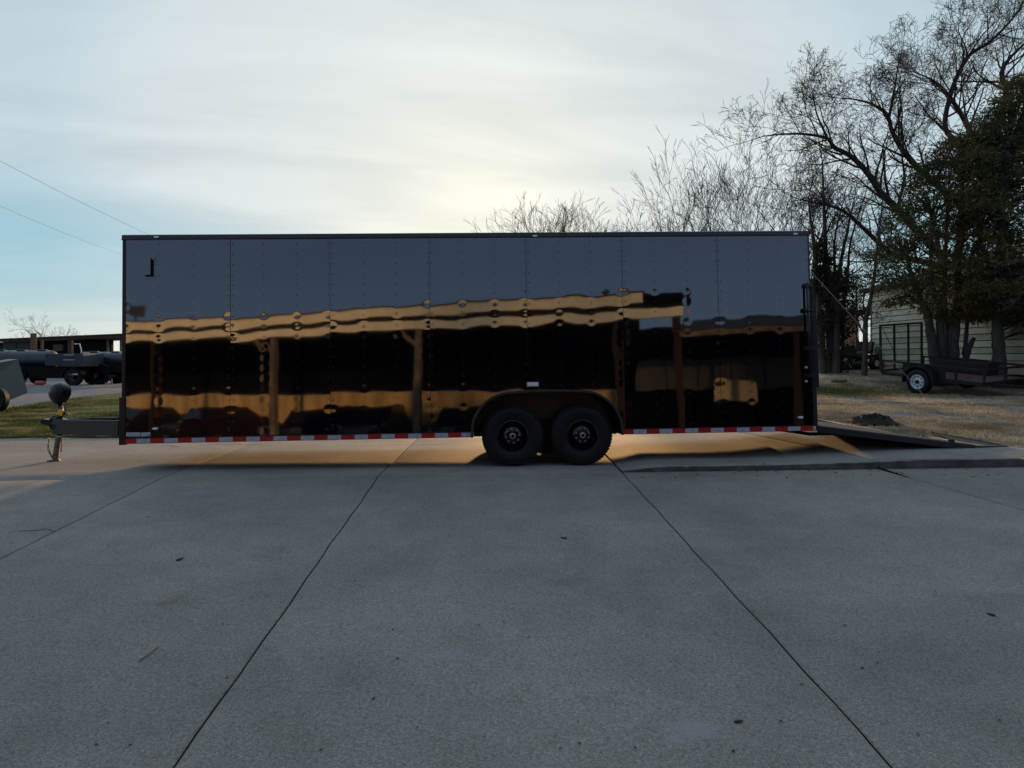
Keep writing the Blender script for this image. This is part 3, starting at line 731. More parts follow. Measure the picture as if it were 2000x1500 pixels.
for p in path:
    p = Vector(p)
    if prev is None or (p - prev).length > .030:
        d = (p - prev).normalized() if prev is not None else Vector((0, 0, -1)); q = d.to_track_quat('Z', 'Y'); e = (q.to_matrix() @ Matrix.Rotation(R(90 * (flip % 2) + 20), 3, 'Z')).to_euler()
        if first: link.location = p; link.rotation_euler = e; first = False
        else: inst(link, 'chain_link', tr, p, e)
        prev = p; flip += 1
MB().tube([LW(92, 846, 10.05), LW(90, 850, 10.02), LW(94, 853, 10.05), LW(97, 848, 10.05)], .011, 8).build('chain_hook', M_rust, tr, smooth=True)
# ramp door
a0 = LW(1594, 822, 9.26); r0 = LW(1594, 832, 9.26)
nearT0, nearT1 = LW(1596, 831.5, 9.27), LW(1906, 870, 9.42)
farT0, farT1 = LW(1596, 823, 11.75), None
wv = Vector(farT0) - Vector(nearT0)
th = .07
def ramp_slab(p0, p1, w0, w1, t0, t1):
    m = MB(); vs = []
    for p, w, t in ((p0, w0, t0), (p1, w1, t1)):
        p = Vector(p); w = Vector(w)
        vs += [p, p + w, p + w - Vector((0, 0, t)), p - Vector((0, 0, t))]
    return m.add(vs, [(0, 1, 2, 3), (7, 6, 5, 4), (0, 4, 5, 1), (1, 5, 6, 2), (2, 6, 7, 3), (3, 7, 4, 0)])
M_deck = mat('ramp_deck_grey', (.045, .050, .060), rough=.45, var=.25, vscale=12, bump=.001, bscale=40)
w1v = wv.copy(); w1v.z = wv.z - .02
rp = ramp_slab(nearT0, nearT1, wv, w1v, .085, .075).build('ramp_door', M_black, tr, bevel=.006)
up = Vector((0, 0, .006))
d_ = (Vector(nearT1) - Vector(nearT0))
ramp_slab(Vector(nearT0) + up + wv * .012, Vector(nearT1) + up + w1v * .012, wv * .976, w1v * .976, .006, .006).build('ramp_deck', M_deck, rp)
endp = TI @ (TM @ nearT1 + Vector((.50, .1, 0)))
gw = TM @ endp; gw.z = gz(gw.x, gw.y) + .063 + .012; endp = TI @ gw
wend = TI.to_3x3() @ Vector((-.15, 1.5, 0)); g2 = TM @ (endp + wend); g2.z = gz(g2.x, g2.y) + .05; wend = TI @ g2 - endp
ramp_slab(Vector(nearT1) - Vector((0, 0, .005)), endp, w1v, wend, .03, .012).build('ramp_flap', M_deck, rp)
for f in (.18, .5, .82):
    pass
m = MB(); kk = Vector(nearT0).lerp(Vector(nearT1), .86)
m.box(kk.x - .03, kk.x + .03, kk.y + .02, kk.y + .09, kk.z - .0, kk.z + .045); m.build('ramp_catch', M_black, rp, bevel=.01)
MB().box(nearT0.x - .08, nearT0.x + .6, nearT0.y + .05, nearT0.y + 2.3, nearT0.z - .13, nearT0.z - .086).build('ramp_hinge', M_dark, tr)
# ------------------------------------------------------------------ bare trees
M_bark = mat('grey_bark', (.060, .050, .043), rough=.9, color2=(.025, .021, .018), vscale=6, bump=.012, bscale=18, stretch=(1, 1, .35))
M_bark2 = mat('pale_bark', (.11, .098, .085), rough=.9, color2=(.05, .043, .036), vscale=6, bump=.012, bscale=18, stretch=(1, 1, .35))
M_twig = mat('twig_bark', (.052, .038, .032), rough=.9)
def vrand(r, s=1.0): return Vector((r.gauss(0, s), r.gauss(0, s), r.gauss(0, s)))
def grow(r, out, p, d, L, rad, lev, maxlev, up=.05, spread=50, nkids=(3, 5), bend=.125, seg=None, minr=.005, taper=.35):
    n = seg or max(3, min(7, int(L / .35) + 2)); pts = [p.copy()]; dd = d.normalized()
    for i in range(n):
        dd = (dd + vrand(r, bend) + Vector((0, 0, up * (.4 if lev == 0 else 1)))).normalized(); pts.append(pts[-1] + dd * (L / n))
    rr = [max(minr, rad * (1 - (1 - taper) * i / n)) for i in range(n + 1)]
    out.append((lev, pts, rr))
    if lev >= maxlev: return
    k = r.randint(*nkids) + (1 if lev == 1 else 0)
    for j in range(k):
        f = .28 + .72 * (j + r.random()) / k if lev else .35 + .65 * (j + r.random()) / k
        x = f * n; i = min(n - 1, int(x)); q = pts[i].lerp(pts[i + 1], x - i); base = (pts[i + 1] - pts[i]).normalized()
        ax = base.cross(vrand(r)).normalized(); a = R(r.uniform(spread * .6, spread * 1.4)); nd = Matrix.Rotation(a, 3, ax) @ base
        grow(r, out, q, nd, L * r.uniform(.46, .78) * (1.15 - .35 * f), max(minr, rr[i] * r.uniform(.45, .68)), lev + 1, maxlev, up, spread, nkids, bend * 1.15, None, minr, taper)
def guided(r, out, pts, r0, r1, kids, maxlev, kl=1.6, **k):
    P = catmull([tuple(p) for p in pts], 5); r0 *= .8; r1 *= .55; P = [Vector(p) for p in P]; n = len(P); rr = [r0 + (r1 - r0) * i / (n - 1) for i in range(n)]
    out.append((0, P, rr))
    tot = sum((P[i + 1] - P[i]).length for i in range(n - 1))
    for j in range(kids):
        f = .12 + .88 * (j + r.random()) / kids; i = min(n - 2, int(f * (n - 1))); base = (P[i + 1] - P[i]).normalized()
        ax = base.cross(vrand(r)).normalized(); nd = Matrix.Rotation(R(r.uniform(25, 60)), 3, ax) @ base
        grow(r, out, P[i].copy(), nd, kl * r.uniform(.6, 1.15) * (1.1 - .4 * f), rr[i] * r.uniform(.35, .55), 1, maxlev, **k)
    grow(r, out, P[-1].copy(), (P[-1] - P[-2]), kl * .8, r1 * .9, 1, maxlev, **k)
def tree(label, loc, out, mt=M_bark, group=None, cat='tree', trunk_levels=(0,), sides=(7, 5, 3, 3, 3, 3)):
    root = empty('bare_tree', loc, label=label, cat=cat, group=group)
    for nm, test in (('trunk', lambda l: l in trunk_levels), ('crown', lambda l: l not in trunk_levels)):
        m = MB()
        for lev, P, rr in out:
            if test(lev): m.tube([p - Vector(loc) for p in P], rr, sides[min(lev, 5)], False)
        if m.v: m.build(nm, mt if nm == 'trunk' else M_twig, root, smooth=True)
    return root
def simple_tree(px, Y, top_py, label, seed, stems=1, spread=30, maxlev=4, rad=.10, mt=M_bark, lean=0, crown=.55, kids=(4, 6), group=None, width=.45):
    r = random.Random(seed); base = on_ground(px, Y); base.z -= .05; H = EYE + (HZ - top_py) / F * Y - base.z; out = []
    def fork(p, d, L, ra, dep):
        n = 3; P = [p.copy()]; dd = d.normalized()
        for i in range(n): dd = (dd + vrand(r, .085) + Vector((0, 0, .03))).normalized(); P.append(P[-1] + dd * L / n)
        r2 = max(.008, ra * .72); out.append((min(dep, 5), P, [max(.008, ra + (r2 - ra) * i / n) for i in range(n + 1)]))
        if L < minL: return
        if dep > 1 and r.random() < .26:
            ax = dd.cross(vrand(r)).normalized(); nd = Matrix.Rotation(R(r.uniform(35, 65)), 3, ax) @ dd; fork(P[1].copy(), nd, L * .5, r2 * .45, dep + 2)
        for k in range(3 if (dep == 1 or r.random() < .06) else 2):
            ax = dd.cross(vrand(r)).normalized(); nd = Matrix.Rotation(R(r.uniform(10, spread)), 3, ax) @ dd
            fork(P[-1].copy(), nd, L * r.uniform(.66, .88), r2 * r.uniform(.62, .82), dep + 1)
    minL = H * (.060 if maxlev > 3 else .075)
    for s in range(stems + 1):
        az = 2 * math.pi * s / (stems + 1) + r.uniform(-.5, .5); ln = r.uniform(.08, .34) * width * 2.4; d = Vector((math.cos(az) * ln + lean, math.sin(az) * ln * .6, 1))
        fork(base + Vector((math.cos(az), math.sin(az), 0)) * .1, d, H * r.uniform(.245, .285), rad * 1.25, 0)
    zs_ = sorted(P[-1].z for l, P, q in out); k_ = H / (zs_[int(len(zs_) * .955)] - base.z)
    for l, P, q in out:
        for p in P: p.x = base.x + (p.x - base.x) * k_; p.y = base.y + (p.y - base.y) * k_; p.z = base.z + (p.z - base.z) * k_
    return tree(label, tuple(base), out, mt, group)
G1 = 'bare trees showing above the black trailer'
simple_tree(1000, 44, 432, 'small bare tree just above the trailer roof, leftmost of the row behind it', 11, 2, 38, rad=.08, group=G1, width=.20)
simple_tree(1062, 45, 405, 'bare tree above the trailer roof, second from the left behind it', 12, 2, 34, rad=.09, group=G1, width=.20)
simple_tree(1122, 46, 398, 'dense twiggy bare tree above the middle of the trailer roof', 13, 1, 30, rad=.09, group=G1, width=.22, kids=(5, 6))
simple_tree(1165, 44, 430, 'low bare tree right of the dense twiggy one above the trailer roof', 14, 2, 36, rad=.07, group=G1, width=.18)
simple_tree(1270, 43, 425, 'low rounded bare tree at the foot of the tall fan shaped one', 15, 2, 36, rad=.07, group=G1, width=.18)
simple_tree(1345, 40, 282, 'tall fan shaped bare tree rising over the rear half of the trailer', 16, 2, 26, rad=.15, group=G1, width=.42, kids=(4, 5))
simple_tree(1405, 42, 330, 'bare tree directly right of the tall fan shaped one', 17, 1, 30, rad=.10, group=G1, width=.36)
simple_tree(1468, 38, 300, 'bare tree with arching branches above the rear of the trailer', 18, 2, 32, rad=.12, group=G1, width=.36)
simple_tree(1545, 36, 318, 'slim bare tree above the rear corner of the trailer', 19, 2, 30, rad=.10, group=G1, width=.34)
simple_tree(104, 95, 617, 'distant bare tree standing behind the low warehouse on the left', 21, 1, 36, maxlev=4, rad=.14, width=.42)
simple_tree(52, 105, 648, 'faint small bare tree left of the distant one behind the warehouse', 22, 1, 34, maxlev=3, rad=.08, width=.4)
simple_tree(135, 105, 645, 'small bare tree right of the distant one behind the warehouse', 23, 1, 34, maxlev=3, rad=.08, width=.4)
# the clump of trunks behind the rear corner of the trailer
r = random.Random(31); out = []; Y = 25.0
def wp(px, py, dy=0): return world(px, py, Y + dy)
def gp(px, dy=0): p = on_ground(px, Y + dy); p.z -= .1; return p
stems = [([gp(1608), wp(1603, 660), wp(1600, 600), wp(1596, 540), wp(1588, 470), wp(1580, 400)], .20, .05, 7, 1.6),
         ([gp(1622, .2), wp(1620, 660, .2), wp(1616, 590, .2), wp(1612, 480, .3), wp(1609, 390, .3), wp(1606, 318, .3)], .19, .035, 12, 1.7),
         ([gp(1632, -.1), wp(1634, 660, -.1), wp(1634, 600, -.1), wp(1641, 520), wp(1655, 450), wp(1668, 390)], .17, .03, 8, 1.5),
         ([gp(1640, .3), wp(1645, 670, .3), wp(1648, 610, .3), wp(1655, 540, .4), wp(1662, 470, .5), wp(1690, 380, .7)], .12, .03, 9, 1.5),
         ([gp(1626, .5), wp(1628, 640, .5), wp(1632, 560, .5), wp(1630, 470, .6), wp(1648, 390, .8)], .13, .03, 8, 1.5),
         ([gp(1600, .4), wp(1594, 650, .4), wp(1590, 560, .4), wp(1600, 480, .5), wp(1618, 420, .5)], .12, .03, 8, 1.3)]
for P, a, b, k, kl in stems: guided(r, out, P, a, b, k, 4, kl, up=.04, spread=48, nkids=(3, 5), minr=.005)
t_ = tree('clump of thick bare trunks rising directly behind the rear corner of the black trailer', tuple(gp(1622)), out, M_bark2, sides=(10, 6, 3, 3, 3))
# ivy and dead leaves clinging round the clump
def leaf_cloud(parent, loc, blobs, size, mt, name='foliage', seed=1, droop=.2, thin=.35, stuff=True):
    q = np.random.RandomState(seed); allv = []; tot = 0
    for (c, rad, n, ax) in blobs:
        P = q.normal(size=(n, 3)); P /= np.linalg.norm(P, axis=1)[:, None]; P *= (q.random_sample(n) ** .45)[:, None] * rad * np.array(ax)
        P += np.array(c) - np.array(loc)
        d = q.normal(size=(n, 3)) * .55 + np.array([0, 0, -droop]); out_ = P - (np.array(c) - np.array(loc)); d += out_ / (rad + 1e-6) * .8
        d /= np.linalg.norm(d, axis=1)[:, None]; w = np.cross(d, q.normal(size=(n, 3))); w /= np.linalg.norm(w, axis=1)[:, None]
        L = size * (.5 + q.random_sample(n))[:, None]
        allv.append(np.stack([P - w * L * thin * .5, P + w * L * thin * .5, P + d * L], 1).reshape(-1, 3)); tot += n
    V = np.concatenate(allv); me = bpy.data.meshes.new(name); nt = len(V) // 3
    me.vertices.add(len(V)); me.vertices.foreach_set('co', V.astype(np.float32).ravel())
    me.loops.add(len(V)); me.loops.foreach_set('vertex_index', np.arange(len(V), dtype=np.int32))
    me.polygons.add(nt); me.polygons.foreach_set('loop_start', np.arange(0, len(V), 3, dtype=np.int32)); me.polygons.foreach_set('loop_total', np.full(nt, 3, dtype=np.int32))
    me.materials.append(mt); me.update(calc_edges=True); me.validate()
    o = bpy.data.objects.new(name, me); COL.objects.link(o); o.parent = parent
    if stuff: o['kind'] = 'stuff'
    return o
def leafmat(name, a, b, c, sc=1.2):
    m = bpy.data.materials.new(name); m.use_nodes = True; t = m.node_tree; p = t.nodes['Principled BSDF']
    n = noise_nodes(t, sc, 4, .6); n2 = noise_nodes(t, 18, 3, .6)
    col = ramp(t, n, [(.36, a), (.52, b), (.68, c)]); col = mixc(t, .6, col, ramp(t, n2, [(.3, (.6,) * 3), (.7, (1.3,) * 3)]), 'MULTIPLY')
    t.links.new(col, p.inputs['Base Color']); p.inputs['Roughness'].default_value = .7; p.inputs['Specular IOR Level'].default_value = .25
    tr_ = t.nodes.new('ShaderNodeBsdfTranslucent'); t.links.new(col, tr_.inputs[0]); mx = t.nodes.new('ShaderNodeMixShader'); mx.inputs[0].default_value = .25
    t.links.new(p.outputs[0], mx.inputs[1]); t.links.new(tr_.outputs[0], mx.inputs[2]); t.links.new(mx.outputs[0], t.nodes['Material Output'].inputs[0])
    return m
M_ivy = leafmat('ivy_leaves', (.020, .026, .012), (.035, .040, .020), (.06, .05, .03), 3)
M_cedar = leafmat('cedar_foliage', (.040, .046, .018), (.085, .085, .032), (.19, .12, .05), .9)
M_cedar2 = leafmat('far_conifer_foliage', (.025, .040, .020), (.045, .060, .028), (.06, .07, .035), 1.5)
blobs = []
for k in range(46):
    px = r.uniform(1592, 1656); py = 560 + abs(r.gauss(0, 1)) * 60 - 25; blobs.append((wp(px, py, r.uniform(-.3, .5)), r.uniform(.18, .38), 70, (1, 1, 1.3)))
for k in range(30): blobs.append((wp(r.uniform(1586, 1622), r.uniform(465, 560), r.uniform(-.3, .4)), r.uniform(.15, .32), 40, (1, 1, 1.4)))
leaf_cloud(t_, tuple(gp(1622)), blobs, .11, M_ivy, 'clinging_leaves', 5, 0, .7)
# slim trunk in front of the shed corner
out = []; r = random.Random(41); Y = 24.0
guided(r, out, [gp(1688), wp(1690, 680), wp(1691, 625), wp(1699, 590), wp(1707, 545), wp(1714, 480), wp(1722, 410)], .13, .04, 8, 4, 1.3, up=.1, minr=.005)
guided(r, out, [wp(1691, 632), wp(1686, 620), wp(1676, 612), wp(1658, 610), wp(1640, 600)], .06, .02, 4, 3, .6, up=.1, minr=.005)
tree('slim forked bare trunk standing at the corner of the beige shed', tuple(gp(1688)), out, M_bark2)
# big leaning tree whose limbs arch over from behind the cedars
out = []; r = random.Random(51); Y = 25.5
T_ = [gp(1880), wp(1872, 640), wp(1860, 560), wp(1838, 500)]
guided(r, out, T_, .34, .26, 0, 4, 1.2, minr=.006)
L1 = [wp(1838, 500), wp(1795, 455), wp(1752, 408), wp(1720, 376), wp(1692, 335), wp(1660, 304), wp(1630, 288), wp(1614, 270), wp(1572, 262), wp(1530, 262), wp(1490, 266)]
guided(r, out, L1, .19, .03, 22, 4, 2.1, up=.04, spread=48, nkids=(3, 4), minr=.006)
L2 = [wp(1838, 520), wp(1790, 508), wp(1745, 497), wp(1716, 474), wp(1680, 440), wp(1650, 414), wp(1620, 402), wp(1585, 395), wp(1548, 385)]
guided(r, out, L2, .15, .025, 18, 4, 1.6, up=.04, nkids=(3, 4), minr=.006)
L3 = [wp(1860, 560), wp(1880, 420), wp(1850, 380), wp(1800, 336), wp(1770, 302), wp(1758, 286), wp(1742, 256), wp(1734, 226), wp(1720, 214), wp(1700, 202), wp(1668, 194), wp(1642, 192)]
guided(r, out, L3, .18, .03, 22, 4, 1.9, up=.05, nkids=(3, 4), minr=.006)
guided(r, out, [wp(1736, 232), wp(1742, 200), wp(1748, 170), wp(1752, 140), wp(1762, 95)], .07, .02, 10, 4, 1.3, up=.06, nkids=(3, 4), minr=.006)
guided(r, out, [wp(1616, 270), wp(1606, 248), wp(1596, 225), wp(1590, 198), wp(1584, 168)], .06, .015, 8, 4, 1.2, up=.06, nkids=(3, 4), minr=.006)
guided(r, out, [wp(1752, 408), wp(1766, 350), wp(1762, 300), wp(1775, 255)], .08, .02, 8, 4, 1.4, up=.06, nkids=(3, 4), minr=.006)
guided(r, out, [wp(1660, 304), wp(1658, 280), wp(1656, 240)], .05, .015, 5, 3, 1.0, up=.1, minr=.005)
tree('big leaning bare tree whose long limbs arch out left from behind the dark cedars', tuple(gp(1880)), out, M_bark, sides=(9, 5, 3, 3, 3))
out = []; r = random.Random(61); Y = 27.0
guided(r, out, [gp(1985), wp(1975, 560), wp(1950, 400), wp(1925, 300)], .36, .24, 0, 4, 1)
guided(r, out, [wp(1925, 300), wp(1898, 262), wp(1880, 228), wp(1862, 200), wp(1844, 176), wp(1826, 160), wp(1808, 150), wp(1778, 138)], .15, .03, 20, 4, 2.0, up=.06, nkids=(3, 4), minr=.006)
guided(r, out, [wp(1925, 300), wp(1850, 260), wp(1858, 180), wp(1890, 112), wp(1930, 84), wp(1960, 56), wp(1990, 20), wp(2010, -20)], .13, .04, 22, 4, 1.9, up=.06, nkids=(3, 4), minr=.006)
guided(r, out, [wp(1925, 300), wp(1965, 190), wp(1957, 150), wp(1962, 128), wp(1985, 100), wp(2020, 70)], .16, .05, 14, 4, 1.9, up=.06, nkids=(3, 4), minr=.006)
guided(r, out, [wp(1965, 170), wp(1985, 150), wp(2010, 142), wp(2050, 120)], .08, .03, 6, 4, 1.6, up=.06, nkids=(3, 4), minr=.006)
guided(r, out, [wp(1890, 112), wp(1885, 90), wp(1872, 60), wp(1876, 40)], .04, .015, 8, 4, 1.3, up=.06, nkids=(3, 4), minr=.006)
tree('tallest bare tree, its twigs reaching the top right corner of the picture', tuple(gp(1985)), out, M_bark, sides=(9, 5, 3, 3, 3))
# ------------------------------------------------------------------ dark cedars
def cedar(label, basepx, Y0, stems, silh, dens, seed, holes=()):
    r = random.Random(seed); b = on_ground(basepx, Y0); b.z -= .06; root = empty('cedar_tree', tuple(b), label=label, cat='tree')
    m = MB(); lines = []
    for P, ra, rb in stems:
        Q = [b.copy() if p is None else (on_ground(p[0], Y0 + (p[2] if len(p) > 2 else 0)) - Vector((0, 0, .08)) if p[1] is None else world(p[0], p[1], Y0 + (p[2] if len(p) > 2 else 0))) for p in P]
        C = [Vector(c) for c in catmull([tuple(c) for c in Q], 5)]; n = len(C)
        m.tube([c - b for c in C], [.84 * (ra + (rb - ra) * i / (n - 1)) * (1 + .10 * math.sin(i * 2.1)) * (1.25 if i == 0 else 1) for i in range(n)], 9, False); lines.append(C)
    m.build('trunk', M_bark2, root, smooth=True)
    # boughs: pick points within the crown outline (a list of rows: py, left px, right px), at real depth round the trunks
    blobs = []; m = MB(); allc = [c for C in lines for c in C]
    for k in range(dens):
        py = r.uniform(silh[0][0], silh[-1][0]); i = max(j for j in range(len(silh) - 1) if silh[j][0] <= py); f = (py - silh[i][0]) / (silh[i + 1][0] - silh[i][0])
        xl = silh[i][1] + (silh[i + 1][1] - silh[i][1]) * f; xr = silh[i][2] + (silh[i + 1][2] - silh[i][2]) * f
        px = r.uniform(xl, xr); half = (xr - xl) / F * Y0 / 2; u = (px - (xl + xr) / 2) / ((xr - xl) / 2 + 1e-6)
        if any(abs(px - hx) < hr and abs(py - hy) < hr * hs for hx, hy, hr, hs in holes) and r.random() < .85: continue
        dep = math.sqrt(max(0, 1 - u * u)) * min(half, 2.4); c = world(px, py, Y0 + r.uniform(-dep, dep))
        rad = r.uniform(.12, .40)
        blobs.append((c, rad, int(44 * (rad / .26) ** 1.6), (1.4, 1.4, .5)))
        if k % 3 == 0:
            near_ = min(allc, key=lambda q: (q - c).length + max(0, q.z - c.z) * 2)
            mid = near_.lerp(c, .55) + Vector((0, 0, .25)); P = catmull([tuple(near_ - b), tuple(mid - b), tuple(c - b)], 3)
            m.tube(P, [.03, .027, .024, .02, .016, .012, .008][:len(P)], 3, False)
    m.build('limbs', M_twig, root, smooth=True, kind='stuff')
    leaf_cloud(root, tuple(b), blobs, .115, M_cedar, 'crown', seed, .35, .30)
    return root
cedar('dark cedar with several leaning trunks behind the black utility trailer', 1852, 21.3,
      [([(1832, None), (1820, 670), (1812, 620), (1800, 590), (1785, 555), (1770, 500)], .19, .06), ([(1846, None, .15), (1836, 650), (1836, 600), (1822, 560), (1818, 500), (1822, 420)], .16, .05),
       ([(1862, None, .1), (1862, 670), (1868, 610), (1870, 560), (1874, 460), (1880, 340)], .21, .07), ([(1856, None, .3), (1850, 640, .3), (1845, 590, .3), (1846, 520, .3), (1850, 400)], .13, .05),
       ([(1880, None, .1), (1886, 700), (1896, 672), (1903, 660)], .15, .06), ([(1884, 690), (1888, 640, .2), (1893, 580, .2), (1895, 500)], .08, .04)],
      [(262, 1862, 1960), (320, 1800, 1985), (360, 1772, 1990), (400, 1752, 1990), (450, 1728, 1990), (490, 1692, 1990), (530, 1676, 1990), (560, 1700, 1985), (590, 1728, 1960), (622, 1850, 1930)], 860, 71,
      holes=((1735, 575, 14, 1), (1793, 600, 16, 1.6), (1870, 585, 9, 2), (1790, 505, 8, 1), (1820, 475, 8, .8)))
cedar('dark cedar with one stout forked trunk at the right edge of the picture', 1950, 20.6,
      [([(1952, None), (1951, 690), (1948, 650), (1950, 600), (1952, 540), (1955, 430), (1965, 300)], .23, .08), ([(1953, 632), (1972, 612), (1996, 588), (2030, 560), (2060, 510)], .12, .05),
       ([(1950, 560), (1925, 500), (1905, 430)], .09, .04)],
      [(150, 1978, 2080), (200, 1938, 2120), (260, 1890, 2150), (340, 1880, 2170), (440, 1860, 2190), (540, 1870, 2190), (600, 1905, 2170), (650, 2010, 2120)], 1080, 72,
      holes=((1925, 540, 12, 1), (1985, 480, 9, 1.2), (1900, 470, 8, 1), (1975, 640, 26, .8)))
# little conifer beyond the lean-to
b = on_ground(1672, 42); rt = empty('conifer', tuple(b), label='young conifer showing above the lean-to roof left of the beige shed', cat='tree')
MB().tube([(0, 0, 0), (.05, 0, 3.2), (0, 0, 5.2)], [.10, .06, .02], 6).build('trunk', M_bark, rt, smooth=True)
q = random.Random(5); bl = []
for k in range(60):
    z = q.uniform(2.2, 5.2); w = (5.4 - z) * .42 + .1; a = q.uniform(0, 6.28); bl.append((b + Vector((math.cos(a) * w * q.random(), math.sin(a) * w * q.random(), z)), .28, 26, (1.4, 1.4, .35)))
leaf_cloud(rt, tuple(b), bl, .2, M_cedar2, 'crown', 9, -.05, .22)
# ------------------------------------------------------------------ beige shed with its siding courses
M_side = mat('beige_lap_siding', (.78, .72, .53), rough=.65, color2=(.66, .60, .44), vscale=2.2, stretch=(1, 1, 2.5), bump=.002, bscale=30)
M_side_d = mat('mossy_lap_siding', (.66, .61, .45), rough=.75, color2=(.42, .40, .29), vscale=3.0, stretch=(1, 1, 2), bump=.002, bscale=30)
M_roofr = mat('dark_red_metal', (.055, .022, .020), rough=.6, var=.3)
M_roofg = mat('aged_roof_felt', (.075, .070, .066), rough=.9, var=.4, vscale=4)
A_ = on_ground(1704, 28.0); A_.z -= .05; wd = Vector((-.0793, 1, 0)).normalized() * -1
WLEN = 13.0; WH = world(1704, 570, 28.0).z - A_.z
shed = empty('siding_shed', tuple(A_), label='beige lap sided shed with a dark red roof edge behind the cedars', cat='shed')
wn_ = Vector((wd.y, -wd.x, 0)); wn_ = wn_ if wn_.x < 0 else -wn_
SM = Matrix((( wd.x, wn_.x, 0, 0), (wd.y, wn_.y, 0, 0), (0, 0, 1, 0), (0, 0, 0, 1)))
# local axes: x along wall towards the camera, y out of the wall (towards the viewer's side), z up
shed.matrix_world = Matrix.Translation(A_) @ SM
nco = 15; ch = WH / nco
for k in range(nco):
    m = MB(); z0 = k * ch; segs = 14
    vs = []
    for i in range(segs + 1):
        x = WLEN * i / segs; wv_ = .004 * math.sin(i * 1.9 + k)
        vs += [(x, .0, z0 + .022), (x, .036 + wv_, z0 + .022), (x, .010 + wv_, z0 + ch - .004), (x, 0, z0 + ch)]
    fs = [(4 * i + j, 4 * i + j + 1, 4 * i + 5 + j, 4 * i + 4 + j) for i in range(segs) for j in range(3)]
    m.add(vs, fs).build('siding_board', M_side_d if (k in (1, 3, 5) or k == 0) else M_side, shed, smooth=False)
MB().box(0, WLEN, -6, -.001, 0, WH).build('wall', mat('lap_shadow_backing', (.06, .055, .04), rough=.9), shed)  # dark backing shows through the gaps as painted lap shadow lines
MB().box(-.06, .0, -.10, .05, 0, WH).build('corner_board', mat('corner_trim_grey', (.20, .19, .16), rough=.7), shed)
m = MB(); m.prism([(-.45, WH + .02), (.30, WH - .02), (.30, WH + .10), (-6.2, WH + 1.9), (-6.2, WH + 1.75)][:5], -.4, WLEN + .3, 'yz')
m.build('roof', M_roofr, shed)
MB().tube([(.45, .06, .75), (.45, .06, .35), (.3, .07, .12), (-.1, .1, .05)], .03, 8).build('conduit', mat('grey_conduit', (.25, .25, .25), rough=.5), shed, smooth=True)
MB().box(.38, .55, .035, .12, .7, .95).build('meter_box', mat('grey_conduit', (.25, .25, .25)), shed, bevel=.01)
# open lean-to beside it
Yl = 30.0
lt = empty('lean_to', tuple(on_ground(1650, Yl)), label='open fronted lean-to with warm tan inner walls left of the beige shed', cat='shed')
LB = on_ground(1650, Yl)
x0 = world(1560, 700, Yl).x - LB.x; x1 = world(1703, 700, Yl).x - LB.x; zt = world(1650, 612, Yl).z - LB.z
M_warm = mat('tan_inner_boards', (.72, .50, .30), rough=.7, color2=(.55, .36, .21), vscale=2, stretch=(.5, 1, 3))
for k in range(11):
    MB().box(x0, x1 + .3, 2.02 + .012 * (k % 2), 2.06, k * .21, k * .21 + .195).build('wall_board', M_warm, lt, bevel=.004)
MB().box(x0, x1 + .3, 2.07, 2.12, 0, zt + .05).build('back_wall', M_warm, lt)
MB().prism([(-.5, zt), (-.5, zt + .10), (4.4, zt + .32), (4.4, zt + .20)], x0 - .2, x1 + .35, 'yz').build('roof', M_roofg, lt)
MB().box(x0 - .2, x1 + .3, -.55, -.5, zt - .12, zt + .12).build('fascia', M_roofg, lt)
for xx in (x0, (x0 + x1) * .5, x1 - .02): MB().box(xx - .06, xx + .06, -.3, -.18, -.1, zt).build('roof_post', mat('grey_timber', (.14, .13, .12), rough=.85, var=.3), lt)
MB().tube([(x1 - .9, .5, zt), (x1 - .95, .5, zt - .35), (x1 - 1.1, .5, zt - .5), (x1 - 1.2, .5, zt - .75)], .05, 8).build('hanging_hose', M_dark, lt, smooth=True)
